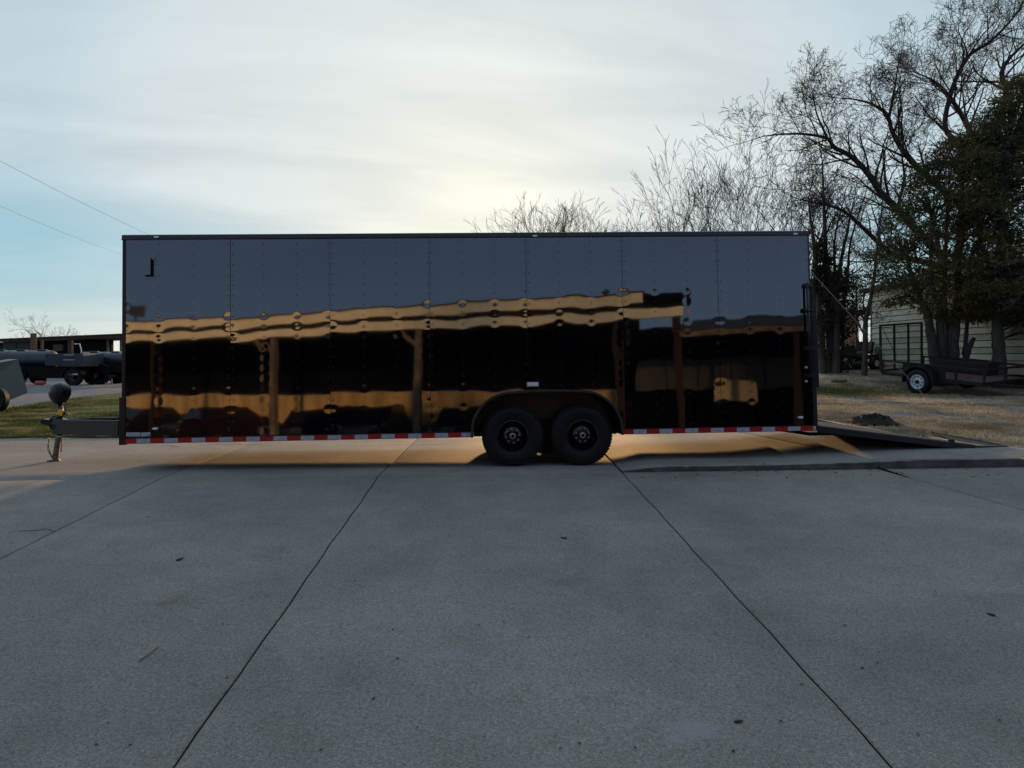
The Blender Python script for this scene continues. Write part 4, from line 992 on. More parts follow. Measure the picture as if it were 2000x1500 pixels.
# riding mower parked in the lean-to
M_red = mat('mower_red', (.28, .02, .02), rough=.35); M_seat = mat('black_vinyl', (.015, .015, .017), rough=.5); M_yel = mat('yellow_decal', (.65, .55, .05), rough=.4)
def mower(px, Y, label, yaw, col, yellow=False, s=1.0):
    b = on_ground(px, Y); o = empty('riding_mower', tuple(b), (0, 0, R(yaw)), label=label, cat='mower'); o.scale = (s, s, s)
    MB().prism([(-.35, .42), (.15, .42), (.55, .48), (1.0, .50), (1.05, .80), (.95, .92), (.45, .98), (.38, .62), (-.30, .58)], -.26, .26).build('hood', col, o, bevel=.04)
    MB().box(-.55, -.15, -.45, -.28, .50, .62).box(-.62, .02, -.36, .36, .50, .60).build('fender', col, o, bevel=.04)
    MB().box(-.05, .85, -.55, .55, .14, .32).build('mower_deck', col, o, bevel=.06)
    st = MB().prism([(-.45, .62), (-.02, .62), (-.02, .70), (-.34, .74), (-.42, 1.10), (-.54, 1.08)], -.24, .24).build('seat', M_seat, o, bevel=.03)
    MB().tube([(.42, 0, .9), (.22, 0, 1.12)], .02, 8).build('steering_column', M_seat, o)
    MB().tube([(.22 + .09 * math.cos(a) * .6, .17 * math.sin(a), 1.12 + .12 * math.cos(a) * .6) for a in [2 * math.pi * k / 16 for k in range(17)]], .014, 6, False).build('steering_wheel', M_seat, o, smooth=True)
    for (x, y, r_, w_) in ((-.35, .42, .26, .22), (-.35, -.42, .26, .22), (.85, .36, .19, .15), (.85, -.36, .19, .15)):
        t = MB().lathe([(r_ * .5, -w_ / 2), (r_ * .9, -w_ / 2), (r_, -w_ * .3), (r_, w_ * .3), (r_ * .9, w_ / 2), (r_ * .5, w_ / 2)], 20, (x, y, r_)).build('wheel', M_tyre, o, smooth=40)
        MB().lathe([(r_ * .5, -w_ * .4), (.05, -w_ * .45), (.04, w_ * .45), (r_ * .5, w_ * .4)], 16, (x, y, r_)).build('rim', M_white if yellow else M_red, t, smooth=40)
    if yellow: MB().box(.40, 1.0, -.268, -.262, .68, .78).build('stripe', M_yel, o)
    for y in (-.16, .16): MB().lathe([(.05, 0), (.05, .02), (.001, .03)], 12, (1.05, y, .78), 'x').build('headlight', M_white, o)
    return o
mower(1678, 27.6, 'black riding mower with a yellow stripe parked under the lean-to', 200, M_seat, True, 1.0)
mower(1655, 29.2, 'red riding mower parked behind the black one under the lean-to', 170, M_red, False, 1.0)
mower(1601, 27.5, 'red mower half hidden between the trailer corner and the trunk clump', 80, M_red, False, .9)
# ------------------------------------------------------------------ black utility trailer on the grass
M_utb = mat('worn_black_paint', (.007, .007, .009), rough=.5, color2=(.022, .017, .015), vscale=7, spec=.3)
M_plank = mat('weathered_red_plank', (.15, .085, .065), rough=.8, color2=(.07, .045, .038), vscale=4, stretch=(6, 1, 1))
wb = on_ground(1790, 19.4)
lat = Vector((.90, .42, .065)).normalized(); lon = Vector((.42, -.90, -.085)); lon = (lon - lat * lon.dot(lat)).normalized(); upv = lat.cross(lon)
if upv.z < 0: upv = -upv
UM = Matrix(((lat.x, lon.x, upv.x, 0), (lat.y, lon.y, upv.y, 0), (lat.z, lon.z, upv.z, 0), (0, 0, 0, 1)))
ut = empty('utility_trailer', tuple(wb), label='black open utility trailer with a raised mesh tailgate and a white rimmed wheel', cat='trailer')
ut.matrix_world = Matrix.Translation(wb) @ UM
# local: x across (0 = near wheel face), y towards the tongue, z up.  rear corner sits 1.05 behind the axle
def UL(px, py, Y): return ut.matrix_world.inverted() @ world(px, py, Y)
YB, YF, XN, XW = -1.25, 1.62, .24, 2.02
zr = UL(1740, 707, 20.5).z; zr = .80; zd = .44
fr = MB()
for (a, b) in (((XN, YB, zd), (XN, YF, zd)), ((XW, YB, zd), (XW, YF, zd)), ((XN, YF, zd), (XW, YF, zd)), ((XN, YB, zd), (XW, YB, zd))): fr.bar(a, b, .05, .09)
fr.bar((XN + .3, YF, zd - .04), ((XN + XW) / 2, YF + 1.2, zd - .04), .06, .08); fr.bar((XW - .3, YF, zd - .04), ((XN + XW) / 2, YF + 1.2, zd - .04), .06, .08)
fr.build('frame', M_utb, ut, bevel=.004)
for (a, b) in (((XN, YB, zr), (XN, YF, zr)), ((XW, YB, zr), (XW, YF, zr)), ((XN, YF, zr), (XW, YF, zr))): MB().bar(a, b, .05, .05).build('top_rail', M_utb, ut, bevel=.004)
for (x, y) in ((XN, YB), (XN, YF - .72), (XN, YF), (XW, YB), (XW, YF - .8), (XW, YF), ((XN + XW) / 2, YF)): MB().box(x - .025, x + .025, y - .025, y + .025, zd, zr).build('post', M_utb, ut)
for k in range(10):
    w_ = (XW - XN - .06) / 10; MB().box(XN + .03 + k * w_ + .005, XN + .03 + (k + 1) * w_ - .005, YB + .02, YF - .03, zd + .0 + .002 * (k % 3), zd + .045 + .002 * (k % 3)).build('plank', M_plank, ut, bevel=.004)
gt = MB(); H_ = 1.02; gz0 = zr - .02
gt.bar((XN, YB - .04, gz0 - .3), (XN, YB - .10, gz0 + H_), .05, .05).bar((XW, YB - .04, gz0 - .3), (XW, YB - .10, gz0 + H_), .05, .05).bar((XN - .02, YB - .10, gz0 + H_), (XW + .02, YB - .10, gz0 + H_), .05, .05).bar((XN, YB - .04, gz0 - .28), (XW, YB - .04, gz0 - .28), .05, .05)
gte = gt.build('tailgate_frame', M_utb, ut)
for f in (.33, .67): x = XN + (XW - XN) * f; MB().bar((x, YB - .04, gz0 - .28), (x, YB - .10, gz0 + H_), .045, .045).build('gate_bar', M_utb, gte)
MB().tube([(XN + .12, YB - .12, gz0 + H_ - .08), (XN + .55, YB - .12, gz0 + .35), (XN + .72, YB - .1, gz0 + .08)], .010, 6).build('spring_rod', M_dark, gte)
ms = MB(); nxm, nzm = 24, 18
for i in range(-nzm, nxm):
    for s in (0, 1):
        x0_ = i / nxm; 
        pa = (max(0, x0_), max(0, -x0_) * nxm / nzm); pe = (min(1, x0_ + nzm / nxm), min(1, (1 - x0_) * nxm / nzm))
        if pa[0] >= 1 or pe[0] <= 0: continue
        q = [pa, pe] if not s else [(1 - pa[0], pa[1]), (1 - pe[0], pe[1])]
        P = [(XN + (XW - XN) * a, YB - .05 - .05 * b, gz0 - .27 + (H_ + .27) * b) for a, b in q]
        ms.bar(P[0], P[1], .0045, .0045)
ms.build('wire_mesh', M_utb, gte, kind='stuff')
for side_, xo in ((0, XN - .24), (1, XW + .02)):
    wr = empty('wheel', (xo, 0, .345), parent=ut)
    MB().lathe([(.19, .03), (.21, .005), (.29, -.008), (.325, .01), (.345, .04), (.345, .17), (.325, .20), (.29, .215), (.19, .19)], 44, (0, 0, 0), 'x').build('tyre', M_tyre, wr, smooth=40)
    M_wr = mat('white_spoke_rim', (.62, .68, .74), rough=.35)
    MB().lathe([(.192, .17), (.196, .0), (.185, -.004), (.172, .02), (.150, .05), (.11, .03), (.085, .02), (.05, .02), (.001, .022)], 40, (0, 0, 0), 'x').build('rim', M_wr, wr, smooth=50)
    for k in range(8):
        a = R(45 * k); MB().lathe([(.022, .0), (.022, -.012), (.001, -.012)], 10, (.045, math.cos(a) * .125, math.sin(a) * .125), 'x').build('rim_slot', M_dark, wr)
    MB().lathe([(.052, .03), (.05, -.03), (.03, -.05), (.001, -.052)], 16, (0, 0, 0), 'x').build('hub', M_utb, wr, smooth=40)
    ar = MB(); vs = []; n = 22; x0_, x1_ = (xo - .01, xo + .24) if not side_ else (xo - .03, xo + .22)
    for i in range(n + 1):
        a = R(-8 + 196 * i / n); 
        for rr_ in (.40, .425):
            for xx in (x0_, x1_): vs.append((xx, math.cos(a) * rr_ * 1.05, .345 + math.sin(a) * rr_))
    fs = [(4 * i + a_, 4 * i + b_, 4 * i + 4 + b_, 4 * i + 4 + a_) for i in range(n) for a_, b_ in ((0, 1), (1, 3), (3, 2), (2, 0))]
    ar.add(vs, fs).build('mudguard', M_utb, ut, smooth=40)
    xi = XN + .03 if not side_ else XW - .03
    MB().box(xi - .012, xi + .012, -.62, .62 if side_ else .60, zd, zr - .02 if not side_ else zr + .06).build('mudguard_panel', M_utb, ut)
MB().tube([(.1, 0, .345), (XW, 0, .345)], .035, 8).build('axle', M_utb, ut)
MB().box(XW - .50, XW - .05, -.55, .95, zd + .05, zr + .03).build('tool_box', M_utb, ut, bevel=.02)
MB().tube([(XN - .03, YF - .38 + .035 * math.cos(a), zd + .10 + .05 * math.sin(a)) for a in [math.pi * k / 8 for k in range(9)]], .008, 6).build('tie_down_hook', M_utb, ut)
# guy wire down to its anchor in the grass
g0 = world(1560, 508, 21.5); ga = ground_hit(1812, 780)
dirw = (world(1654, 607, 20.7) - ga); top = ga + dirw * 2.6
MB().tube([tuple(ga), tuple(top)], .006, 6).build('guy_wire', mat('galvanised_wire', (.20, .19, .17), rough=.5), None, label='thin galvanised guy wire slanting down into the grass by the white wheel', cat='wire')
# overhead wires on the left
M_ow = mat('overhead_cable', (.34, .36, .38), rough=.6)
def span(a, b, sag, label):
    P = [Vector(a).lerp(Vector(b), i / 24) - Vector((0, 0, sag * 4 * (i / 24) * (1 - i / 24))) for i in range(25)]
    MB().tube(P, .008, 5).build('overhead_wire', M_ow, None, smooth=True, label=label, cat='wire', group='overhead wires in the left sky')
pa, pb = world(0, 290, 30), world(320, 455, 44); d = pb - pa; span(pa - d * .9, pb + d * .9, .6, 'upper of two faint overhead wires crossing the sky left of the trailer')
pa, pb = world(0, 378, 30), world(240, 480, 42); d = pb - pa; span(pa - d * .9, pb + d * .9, .6, 'lower of two faint overhead wires crossing the sky left of the trailer')
# ------------------------------------------------------------------ left background: tank trailers, warehouse
M_tank = mat('dark_blue_grey_tank', (.020, .024, .034), rough=.30, ior=1.7, var=.2, vscale=3)
M_boxg = mat('dull_dark_grey', (.045, .048, .050), rough=.6, var=.2)
def tank_trailer(label, xpx0, xpx1, Y, toppy, r_, wheels, box=None, lean=0):
    x0, x1 = world(xpx0, 700, Y).x, world(xpx1, 700, Y).x; zt_ = world(0, toppy, Y).z; b = on_ground((xpx0 + xpx1) / 2, Y)
    o = empty('tank_trailer', tuple(b), label=label, cat='tank trailer'); zc = zt_ - r_ - b.z; x0 -= b.x; x1 -= b.x
    prof = [(.02, x0 - r_ * .35), (r_ * .5, x0 - r_ * .28), (r_ * .85, x0 - r_ * .12), (r_, x0), (r_, x1), (r_ * .85, x1 + r_ * .12), (r_ * .5, x1 + r_ * .28), (.02, x1 + r_ * .35)]
    tk = MB().lathe(prof, 32, (0, 0, zc), 'x').build('tank', M_tank, o, smooth=35)
    n = max(2, int((x1 - x0) / 1.1))
    for k in range(n + 1):
        xx = x0 + (x1 - x0) * k / n; MB().lathe([(r_ + .012, -.03), (r_ + .012, .03)], 32, (xx, 0, zc), 'x').build('tank_band', M_tank, tk, smooth=35)
    for k in range(n): xx = x0 + (x1 - x0) * (k + .5) / n; MB().box(xx - .22, xx + .22, -.15, .15, zc + r_ - .01, zc + r_ + .05).build('hatch', M_tank, tk, bevel=.02)
    fr = MB().box(x0 - .3, x1 + .3, -.5, -.38, zc - r_ - .12, zc - r_ + .05).box(x0 - .3, x1 + .3, .38, .5, zc - r_ - .12, zc - r_ + .05)
    for k in range(6): xx = x0 + (x1 - x0) * k / 5; fr.box(xx - .05, xx + .05, -.5, .5, zc - r_ - .12, zc - r_ + .12)
    fr.box(x0 - .2, x1 + .2, -.3, .3, .45, zc - r_ - .1)
    fr.build('chassis', M_dark, o)
    for (wpx, R_) in wheels:
        wx = world(wpx, 700, Y - 1).x - b.x
        for yy in (-1.0, .75):
            w = empty('wheel', (wx, yy, R_ + .0), parent=o)
            MB().lathe([(.5 * R_, .05), (.55 * R_, 0), (.92 * R_, .0), (R_, .05), (R_, .25), (.92 * R_, .3), (.5 * R_, .28)], 32).build('tyre', M_tyre, w, smooth=40)
            MB().lathe([(.5 * R_, .2), (.5 * R_, .03), (.42 * R_, .06), (.2 * R_, .10), (.18 * R_, .02), (.001, .015)], 24).build('rim', M_rimb, w, smooth=40)
        ar = MB(); vs = []; nn = 12
        for i in range(nn + 1):
            a = math.pi * i / nn
            for q in (1.13, 1.18):
                for yy in (-1.05, -.6): vs.append((wx + math.cos(a) * R_ * q, yy, R_ + math.sin(a) * R_ * q))
        ar.add(vs, [(4 * i + a_, 4 * i + b_, 4 * i + 4 + b_, 4 * i + 4 + a_) for i in range(nn) for a_, b_ in ((0, 1), (1, 3), (3, 2), (2, 0))]).build('mudguard', M_black, o)
    return o, b
tk1, b1 = tank_trailer('dark tank trailer with a grey box at its end, behind the grey slant nosed box', -60, 104, 40.0, 684.5, .52, [(-20, .5), (30, .5), (141, .48)])
def tb(o, b, x0p, x1p, y0p, y1p, Y, ya, yb, nm, mm, par=None, bev=.02):
    a, c = world(x0p, y1p, Y), world(x1p, y0p, Y); return MB().box(a.x - b.x, c.x - b.x, ya, yb, a.z - b.z, c.z - b.z).build(nm, mm, par or o, bevel=bev)
gb = tb(tk1, b1, 122, 164, 690.5, 716, 39, -1.1, .9, 'equipment_box', M_boxg)
g2 = tb(tk1, b1, 88, 121.5, 691, 714, 39, -1.0, .9, 'valve_box', M_boxg)
tb(tk1, b1, 127, 148, 692.4, 694.2, 39, -1.13, -1.1, 'box_plate', M_whiter, gb, 0); tb(tk1, b1, 127, 148, 702, 703.8, 39, -1.13, -1.1, 'box_plate', M_whiter, gb, 0); tb(tk1, b1, 132, 144, 695, 701, 39, -1.12, -1.1, 'box_label', M_trim, gb, 0)
tb(tk1, b1, 139, 147.5, 729, 733, 39, -1.25, -1.2, 'red_reflector', M_redr, None, 0); tb(tk1, b1, 147.5, 156.5, 729, 732.5, 39, -1.25, -1.2, 'white_reflector', M_whiter, None, 0)
tb(tk1, b1, 20, 160, 716, 738, 39.6, -.9, .8, 'underframe', M_dark, None)
tk2, b2 = tank_trailer('second dark tank trailer, half hidden by the left end of the black trailer', 164, 330, 41.5, 687.5, .48, [(193, .55), (300, .55)])
for px in (214.5, 227): tb(tk2, b2, px - .8, px + 1, 737, 749, 41, -1.0, -.95, 'support_leg', M_chain, None, 0)
tb(tk2, b2, 219, 233, 733, 734.4, 41, -1.0, -.9, 'step', M_chain, None, 0)
tb(tk2, b2, 166, 300, 712, 728, 41.3, -.7, .7, 'underframe', M_dark, None)
# slant nosed grey box at the left edge
Y = 20.6
def sp(px, py, dy=0): return world(px, py, Y + dy)
b = on_ground(20, Y); gbx = empty('cargo_box', tuple(b), label='plain grey slant nosed cargo box on a wheel at the left edge of the picture', cat='cargo box')
A0, A1, A2, A3 = sp(-60, 718, -.6), sp(35, 701.5, .5), sp(54.5, 767, .5), sp(9, 786, 0); A4 = sp(-60, 772, -.6)
dv = Vector((-1.35, 1.5, 0))
fr_ = [A0, A1, A2, A3, A4]; bk = [p + dv for p in fr_]
m = MB().add([p - b for p in fr_ + bk], [(0, 1, 2, 3, 4), (9, 8, 7, 6, 5)] + [(i, i + 5, (i + 1) % 5 + 5, (i + 1) % 5) for i in range(5)])
M_gbox = mat('flat_grey_paint', (.115, .115, .100), rough=.5, var=.12, vscale=2)
m.build('body', M_gbox, gbx)
wx = on_ground(-12, Y - .5)
wv0 = empty('wheel', tuple(Vector((wx.x - b.x, -.6, .38))), parent=gbx)
MB().lathe([(.2, .02), (.33, 0), (.38, .04), (.38, .2), (.33, .24), (.2, .22)], 28).build('tyre', M_tyre, wv0, smooth=40); MB().lathe([(.2, .05), (.06, .07), (.001, .05)], 20).build('rim', M_rimb, wv0, smooth=40)
c = sp(9.5, 768, -.06) - b; MB().box(c.x - .05, c.x + .05, c.y - .08, c.y, c.z - .04, c.z + .04).build('latch', M_black, gbx, bevel=.01)
# warehouse
Y = 56.0; b = on_ground(100, Y)
wh = empty('warehouse', tuple(b), label='long low brown warehouse with an open canopy behind the tank trailers', cat='warehouse')
def wz(py): return world(0, py, Y).z - b.z
def wx_(px): return world(px, 700, Y).x - b.x
M_wh = mat('weathered_tan_metal', (.13, .11, .085), rough=.8, color2=(.07, .06, .05), vscale=1.5, stretch=(3, 1, .6)); M_rb = mat('rust_brown_edge', (.12, .055, .03), rough=.8, var=.3)
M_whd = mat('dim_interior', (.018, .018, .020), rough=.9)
def slopeb(px0, px1, yt0, yt1, yb0, yb1, ya, yb, nm, mm):
    return MB().prism([(wx_(px0), wz(yb0)), (wx_(px1), wz(yb1)), (wx_(px1), wz(yt1)), (wx_(px0), wz(yt0))], ya, yb).build(nm, mm, wh)
slopeb(6, 300, 662, 649.5, 664.2, 651.8, -.6, 9, 'roof', M_rb); slopeb(6, 300, 664.2, 651.8, 668, 657.5, -.4, 0, 'fascia', M_wh)
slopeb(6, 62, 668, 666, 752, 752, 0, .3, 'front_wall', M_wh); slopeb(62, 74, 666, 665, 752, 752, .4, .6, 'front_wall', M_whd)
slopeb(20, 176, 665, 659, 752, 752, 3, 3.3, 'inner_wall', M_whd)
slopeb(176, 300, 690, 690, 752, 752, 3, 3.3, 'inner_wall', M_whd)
slopeb(148, 300, 658, 654, 662, 660, -.5, 3, 'canopy_beam', M_rb)
for p in (72, 137, 212, 238): MB().box(wx_(p) - .06, wx_(p) + .06, -.2, 0, 0, wz(662)).build('canopy_post', M_wh, wh)
slopeb(104, 122, 673, 673, 685, 685, -.02, .1, 'window', M_wh); slopeb(36, 60, 670, 669, 752, 752, -.06, 0, 'door', M_boxg)
slopeb(9, 32, 671, 670, 752, 752, -.06, 0, 'door', M_boxg)
lw_ = on_ground(-20, 62); l2 = empty('low_shed', tuple(lw_), label='low dark shed at the far left edge beyond the tank trailer', cat='shed')
MB().box(-6, 2.2, 0, 4, 0, world(0, 671, 62).z - lw_.z).build('wall', M_whd, l2); MB().prism([(-.3, world(0, 670.5, 62).z - lw_.z), (-.3, world(0, 668.5, 62).z - lw_.z), (4.3, world(0, 667, 62).z - lw_.z), (4.3, world(0, 669, 62).z - lw_.z)], -6.2, 2.4, 'yz').build('roof', M_roofg, l2)
# posts standing among the tanks
M_pt = mat('brown_timber_post', (.24, .12, .06), rough=.8, color2=(.14, .07, .04), vscale=4)
def lpost(px0, px1, top, Y, label):
    b = on_ground((px0 + px1) / 2, Y); w = (px1 - px0) / F * Y; z = world(0, top, Y).z - b.z
    o = MB().box(-w / 2, w / 2, -w / 2, w / 2, 0, z).build('timber_post', M_pt, None, bevel=.02, label=label, cat='post', group='brown posts behind the tank trailers'); o.location = b; o.rotation_euler = (0, 0, R(-14))
lpost(61.5, 69.5, 651, 44, 'tallest and thickest brown timber post behind the left tank trailer')
lpost(80.3, 84.3, 665, 44, 'shorter brown post just right of the tallest one behind the tanks')
lpost(139, 142.3, 664.5, 44, 'thin brown post behind the dark grey equipment box')
b = on_ground(150, 45)
P = [Vector(world(145.5, 671.8, 45)), Vector(world(155.5, 671.8, 45)), Vector(world(158.5, 683, 45)), Vector(on_ground(159, 45))]
MB().tube([p - b for p in P], .035, 8).build('white_pipe', M_white, None, label='white bent pipe standing behind the equipment box of the left tank', cat='pipe').location = b
b = on_ground(70, 38.5); o = MB().lathe([(.001, 0), (.11, 0), (.12, .03), (.12, .42), (.05, .48), (.04, .56), (.001, .56)], 12, (0, 0, 0), 'x').build('fuel_canister', mat('pink_red_plastic', (.40, .07, .09), rough=.5), None, smooth=40, label='small red and white canister lying under the left tank trailer', cat='canister'); o.location = b + Vector((0, 0, .17))
# mulch mound, dead log, grass
mh = ground_hit(1722, 834); q = np.random.RandomState(4)
M_mulch = mat('dark_mulch', (.035, .022, .014), rough=.95, color2=(.015, .010, .007), vscale=20, bump=.03, bscale=30)
m = MB(); n = 26; vs = []
for j in range(n + 1):
    for i in range(n + 1):
        u, v = i / n * 2 - 1, j / n * 2 - 1; h = max(0, 1 - u * u - v * v) ** .8 * .11 * (1 + .22 * q.randn()) ; x, y = mh.x + u * .36, mh.y + .3 + v * .35; vs.append((x - mh.x, y - mh.y, gz(x, y) - mh.z + h - .01 + .06))
m.add(vs, [(j * (n + 1) + i, j * (n + 1) + i + 1, (j + 1) * (n + 1) + i + 1, (j + 1) * (n + 1) + i) for j in range(n) for i in range(n)])
o = m.build('mulch_mound', M_mulch, None, label='small mound of dark mulch on the straw beside the lowered ramp', cat='mound'); o.location = mh
lg = ground_hit(1638, 748)
o = MB().tube([(-.24, 0, .05), (-.1, .02, .055), (.1, 0, .05), (.25, -.02, .06)], [.035, .05, .05, .03], 8).build('dead_log', M_rust, None, smooth=True, label='short rust brown log lying on the grass left of the shed', cat='log'); o.location = lg
def blades(name, n, region, hmin, hmax, mt, seed, wd_=.012):
    q = random.Random(seed); vs = []; k = 0
    while k < n:
        x, y, dens = region(q)
        if dens is None: continue
        z = gz(x, y) + .01; h = q.uniform(hmin, hmax); a = q.uniform(0, 6.28); lx, ly = q.gauss(0, .5) * h, q.gauss(0, .5) * h; w = wd_ * q.uniform(.6, 1.4) * (1 + y / 25)
        vs += [(x - math.cos(a) * w, y - math.sin(a) * w, z), (x + math.cos(a) * w, y + math.sin(a) * w, z), (x + lx, y + ly, z + h)]; k += 1
    me = bpy.data.meshes.new(name); me.from_pydata(vs, [], [(3 * i, 3 * i + 1, 3 * i + 2) for i in range(k)]); me.materials.append(mt)
    o = bpy.data.objects.new(name, me); COL.objects.link(o); return tag(o, kind='stuff', label=('short faded green grass between gravel and concrete' if 'green' in name else 'dry straw coloured grass across the rising yard'), cat='grass')
M_gg = leafmat('green_grass', (.045, .068, .018), (.11, .135, .045), (.34, .30, .15), 1.0); M_dg = leafmat('straw_grass', (.24, .18, .11), (.45, .36, .24), (.66, .55, .38), .9)
def reg_l(q):
    y = 13.8 + 15 * q.random() ** 1.6; x = -q.uniform(.52, .76) * y
    if y > 20.6 and gravel_d(x, y) + q.gauss(0, .12) > 0: return 0, 0, None
    return x, y, 1
def reg_r(q):
    y = 10 + 17.5 * q.random() ** 1.3; x = q.uniform(.40, .78) * y
    if y < edge_y(x) + .02 or q.random() < .35 + .9 * nz2(x * 1.1, y * 1.6, 6): return 0, 0, None
    return x, y, 1
blades('green_grass', 52000, reg_l, .015, .055, M_gg, 1, .006); blades('dry_grass', 60000, reg_r, .012, .05, M_dg, 2, .007)
M_gs = leafmat('patch_grass', (.06, .085, .025), (.09, .12, .04), (.16, .15, .07), 2)
def reg_p(q):
    x, y = q.gauss(9.0, .8), q.gauss(19.6, .7); return (x, y, 1)
o = blades('green_grass_patch', 9000, reg_p, .02, .06, M_gs, 3, .006); o['label'] = 'small bright green grass patch right of the trailer rear corner'
# leaf litter on the concrete
q = random.Random(8); vs = []; fs = []
for k in range(150):
    if k < 60: p = ground_hit(q.uniform(0, 2000), q.uniform(935, 1480)); s = q.uniform(.004, .010)
    elif k < 110: p = ground_hit(q.uniform(1250, 1990), q.uniform(916, 935)); s = q.uniform(.008, .022)
    else: p = ground_hit(q.uniform(260, 900), q.uniform(868, 905)); s = q.uniform(.006, .014)
    n = len(vs); z = p.z + .004 + (.063 if p.y > rowy(p.x) and p.x > 1.3 else 0)
    for a in range(5):
        t = 2 * math.pi * a / 5 + q.random(); vs.append((p.x + math.cos(t) * s * q.uniform(.5, 1.5), p.y + math.sin(t) * s, z + q.uniform(0, .006)))
    vs.append((p.x, p.y, z + .006)); fs += [(n + a, n + (a + 1) % 5, n + 5) for a in range(5)]
o = MB().add(vs, fs).build('leaf_litter', mat('dead_leaf_brown', (.035, .024, .016), rough=.9), None, kind='stuff', label='specks of dead leaf scattered over the concrete', cat='leaves')
def stain_leaf(px, py, s, label):
    p = ground_hit(px, py); a = [(math.cos(t) * s * (1 + .4 * math.sin(3 * t)), math.sin(t) * s * .6) for t in [2 * math.pi * k / 12 for k in range(12)]]
    o = MB().prism([(x, y) for x, y in a], 0, .004, 'xy').build('dead_leaf', mat('dead_leaf_brown', (.035, .024, .016)), None, label=label, cat='leaf'); o.location = p + Vector((0, 0, .004)); o.rotation_euler = (.1, .1, px)
stain_leaf(1102, 1052, .028, 'dark dead leaf lying alone near the middle of the concrete'); stain_leaf(1937, 1204, .026, 'crumpled dark leaf on the concrete near the right edge'); stain_leaf(1442, 1412, .018, 'dark speck of leaf low right of centre on the concrete'); stain_leaf(350, 1094, .030, 'brown dead leaf on the left slab near the joint')
a, b = ground_hit(272, 1294), ground_hit(309, 1267)
MB().tube([a + Vector((0, 0, .008)), a.lerp(b, .5) + Vector((.004, 0, .010)), b + Vector((0, 0, .008))], .0028, 6).build('twig', M_rust, None, label='thin reddish twig lying on the concrete at lower left', cat='twig')

# far-off belt of winter trees on the horizon
q = random.Random(77); bl = []
for k in range(420):
    x = q.uniform(-62, 190); y = 150 + q.uniform(-8, 8) + max(0, x) * .15; h = 2.2 + 1.3 * nz2(x * .12, 3) + q.uniform(-.5, .8)
    bl.append(((x, y, gz(x, y) + q.uniform(.3, max(.6, h))), 1.5, 60, (1.3, 1, 1)))
o = leaf_cloud(None, (0, 0, 0), bl, .75, leafmat('winter_wood', (.05, .042, .036), (.085, .07, .058), (.10, .085, .06), .2), 'far_tree_line', 3, -.3, .25)
o['label'] = 'far-off belt of winter trees along the horizon'; o['category'] = 'trees'
# ------------------------------------------------------------------ the pole barn across the yard (seen mirrored in the trailer's side)
def mirr(px, py, L):
    p = TI @ world(px, py, L); p.y = -p.y; return TM @ p
M_gold = mat('golden_tan_metal', (.80, .70, .50), rough=.55, var=.12, vscale=2)
M_golds = mat('tan_wall_sheet', (.66, .47, .22), rough=.6, color2=(.30, .21, .10), vscale=.8, stretch=(2, 2, .5))
M_timb = mat('barn_timber', (.20, .15, .10), rough=.8, color2=(.07, .05, .035), vscale=3)
M_timd = mat('dim_post_timber', (.035, .022, .016), rough=.85, spec=.1)  # darker copy of the timber, shade put into the colour of dim posts
M_bdark = mat('barn_dark_shade', (.005, .0045, .005), rough=.95, spec=0.0)  # near-black stands in for shade inside the barn and between its boards
fa, fb = mirr(245, 640, 26.2), mirr(1250, 600, 20.0)
d2 = Vector((fb.x - fa.x, fb.y - fa.y, 0)).normalized()           # along the front, from the trailer's nose end
nb = Vector((d2.y, -d2.x, 0)); nb = nb if nb.y < 0 else -nb       # into the barn
GB = -.48
org = Vector((fa.x, fa.y, 0))
barn = empty('pole_barn', tuple(org + Vector((0, 0, GB))), label='open fronted pole barn with tan fascia and timber posts facing the shiny trailer side', cat='barn')
barn.matrix_world = Matrix.Translation(org + Vector((0, 0, GB))) @ Matrix(((d2.x, nb.x, 0, 0), (d2.y, nb.y, 0, 0), (0, 0, 1, 0), (0, 0, 0, 1)))
BI = barn.matrix_world.inverted()
def front(px, py=640, depth=0.0):      # where the mirrored ray through this pixel meets the plane at that depth
    o = TI @ Vector((0, 0, EYE)); dd = TI.to_3x3() @ Vector(((px - 1000) / F, 1, (HZ - py) / F))
    hit = o + dd * (-o.y / dd.y); w = TM @ hit; dr = Vector((dd.x, -dd.y, dd.z)); dr = TM.to_3x3() @ dr
    ow, dw = BI @ w, BI.to_3x3() @ dr; t = (depth - ow.y) / dw.y; return ow + dw * t
for q_ in ((245, 631), (245, 655), (640, 603), (1040, 585), (1040, 630), (1215, 575), (1340, 617), (525, 840)): print('FR', q_, [round(c, 2) for c in front(*q_)])
XA = front(60).x; XU = front(1252, 590).x; XL_ = front(1342, 610).x
zt1 = (front(245, 631).z + front(1040, 585).z) / 2; zb1 = zt1 - .30; zt2 = zb1 - .16; zb2 = zt2 - .26
for i in range(6):
    a, b = XA + (XU - XA) * i / 6, XA + (XU - XA) * (i + 1) / 6
    MB().box(a + .004, b - .004, -.06, 0, zb1, zt1).build('fascia_board', M_gold, barn, bevel=.01)
for i in range(6):
    a, b = XA + (XL_ - XA) * i / 6, XA + (XL_ - XA) * (i + 1) / 6
    MB().box(a + .004, b - .004, -.02, .06, zb2, zt2).build('header_board', M_gold, barn, bevel=.01)
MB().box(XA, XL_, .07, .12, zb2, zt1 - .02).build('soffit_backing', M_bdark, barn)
DEP = 6.2
MB().prism([(-.1, zt1 + .001), (-.1, zt1 + .04), (DEP + .3, zt1 + .55), (DEP + .3, zt1 + .45)], XA - .3, XU, 'yz').build('roof', M_bdark, barn)
zeave = zb2
XE = front(1600).x
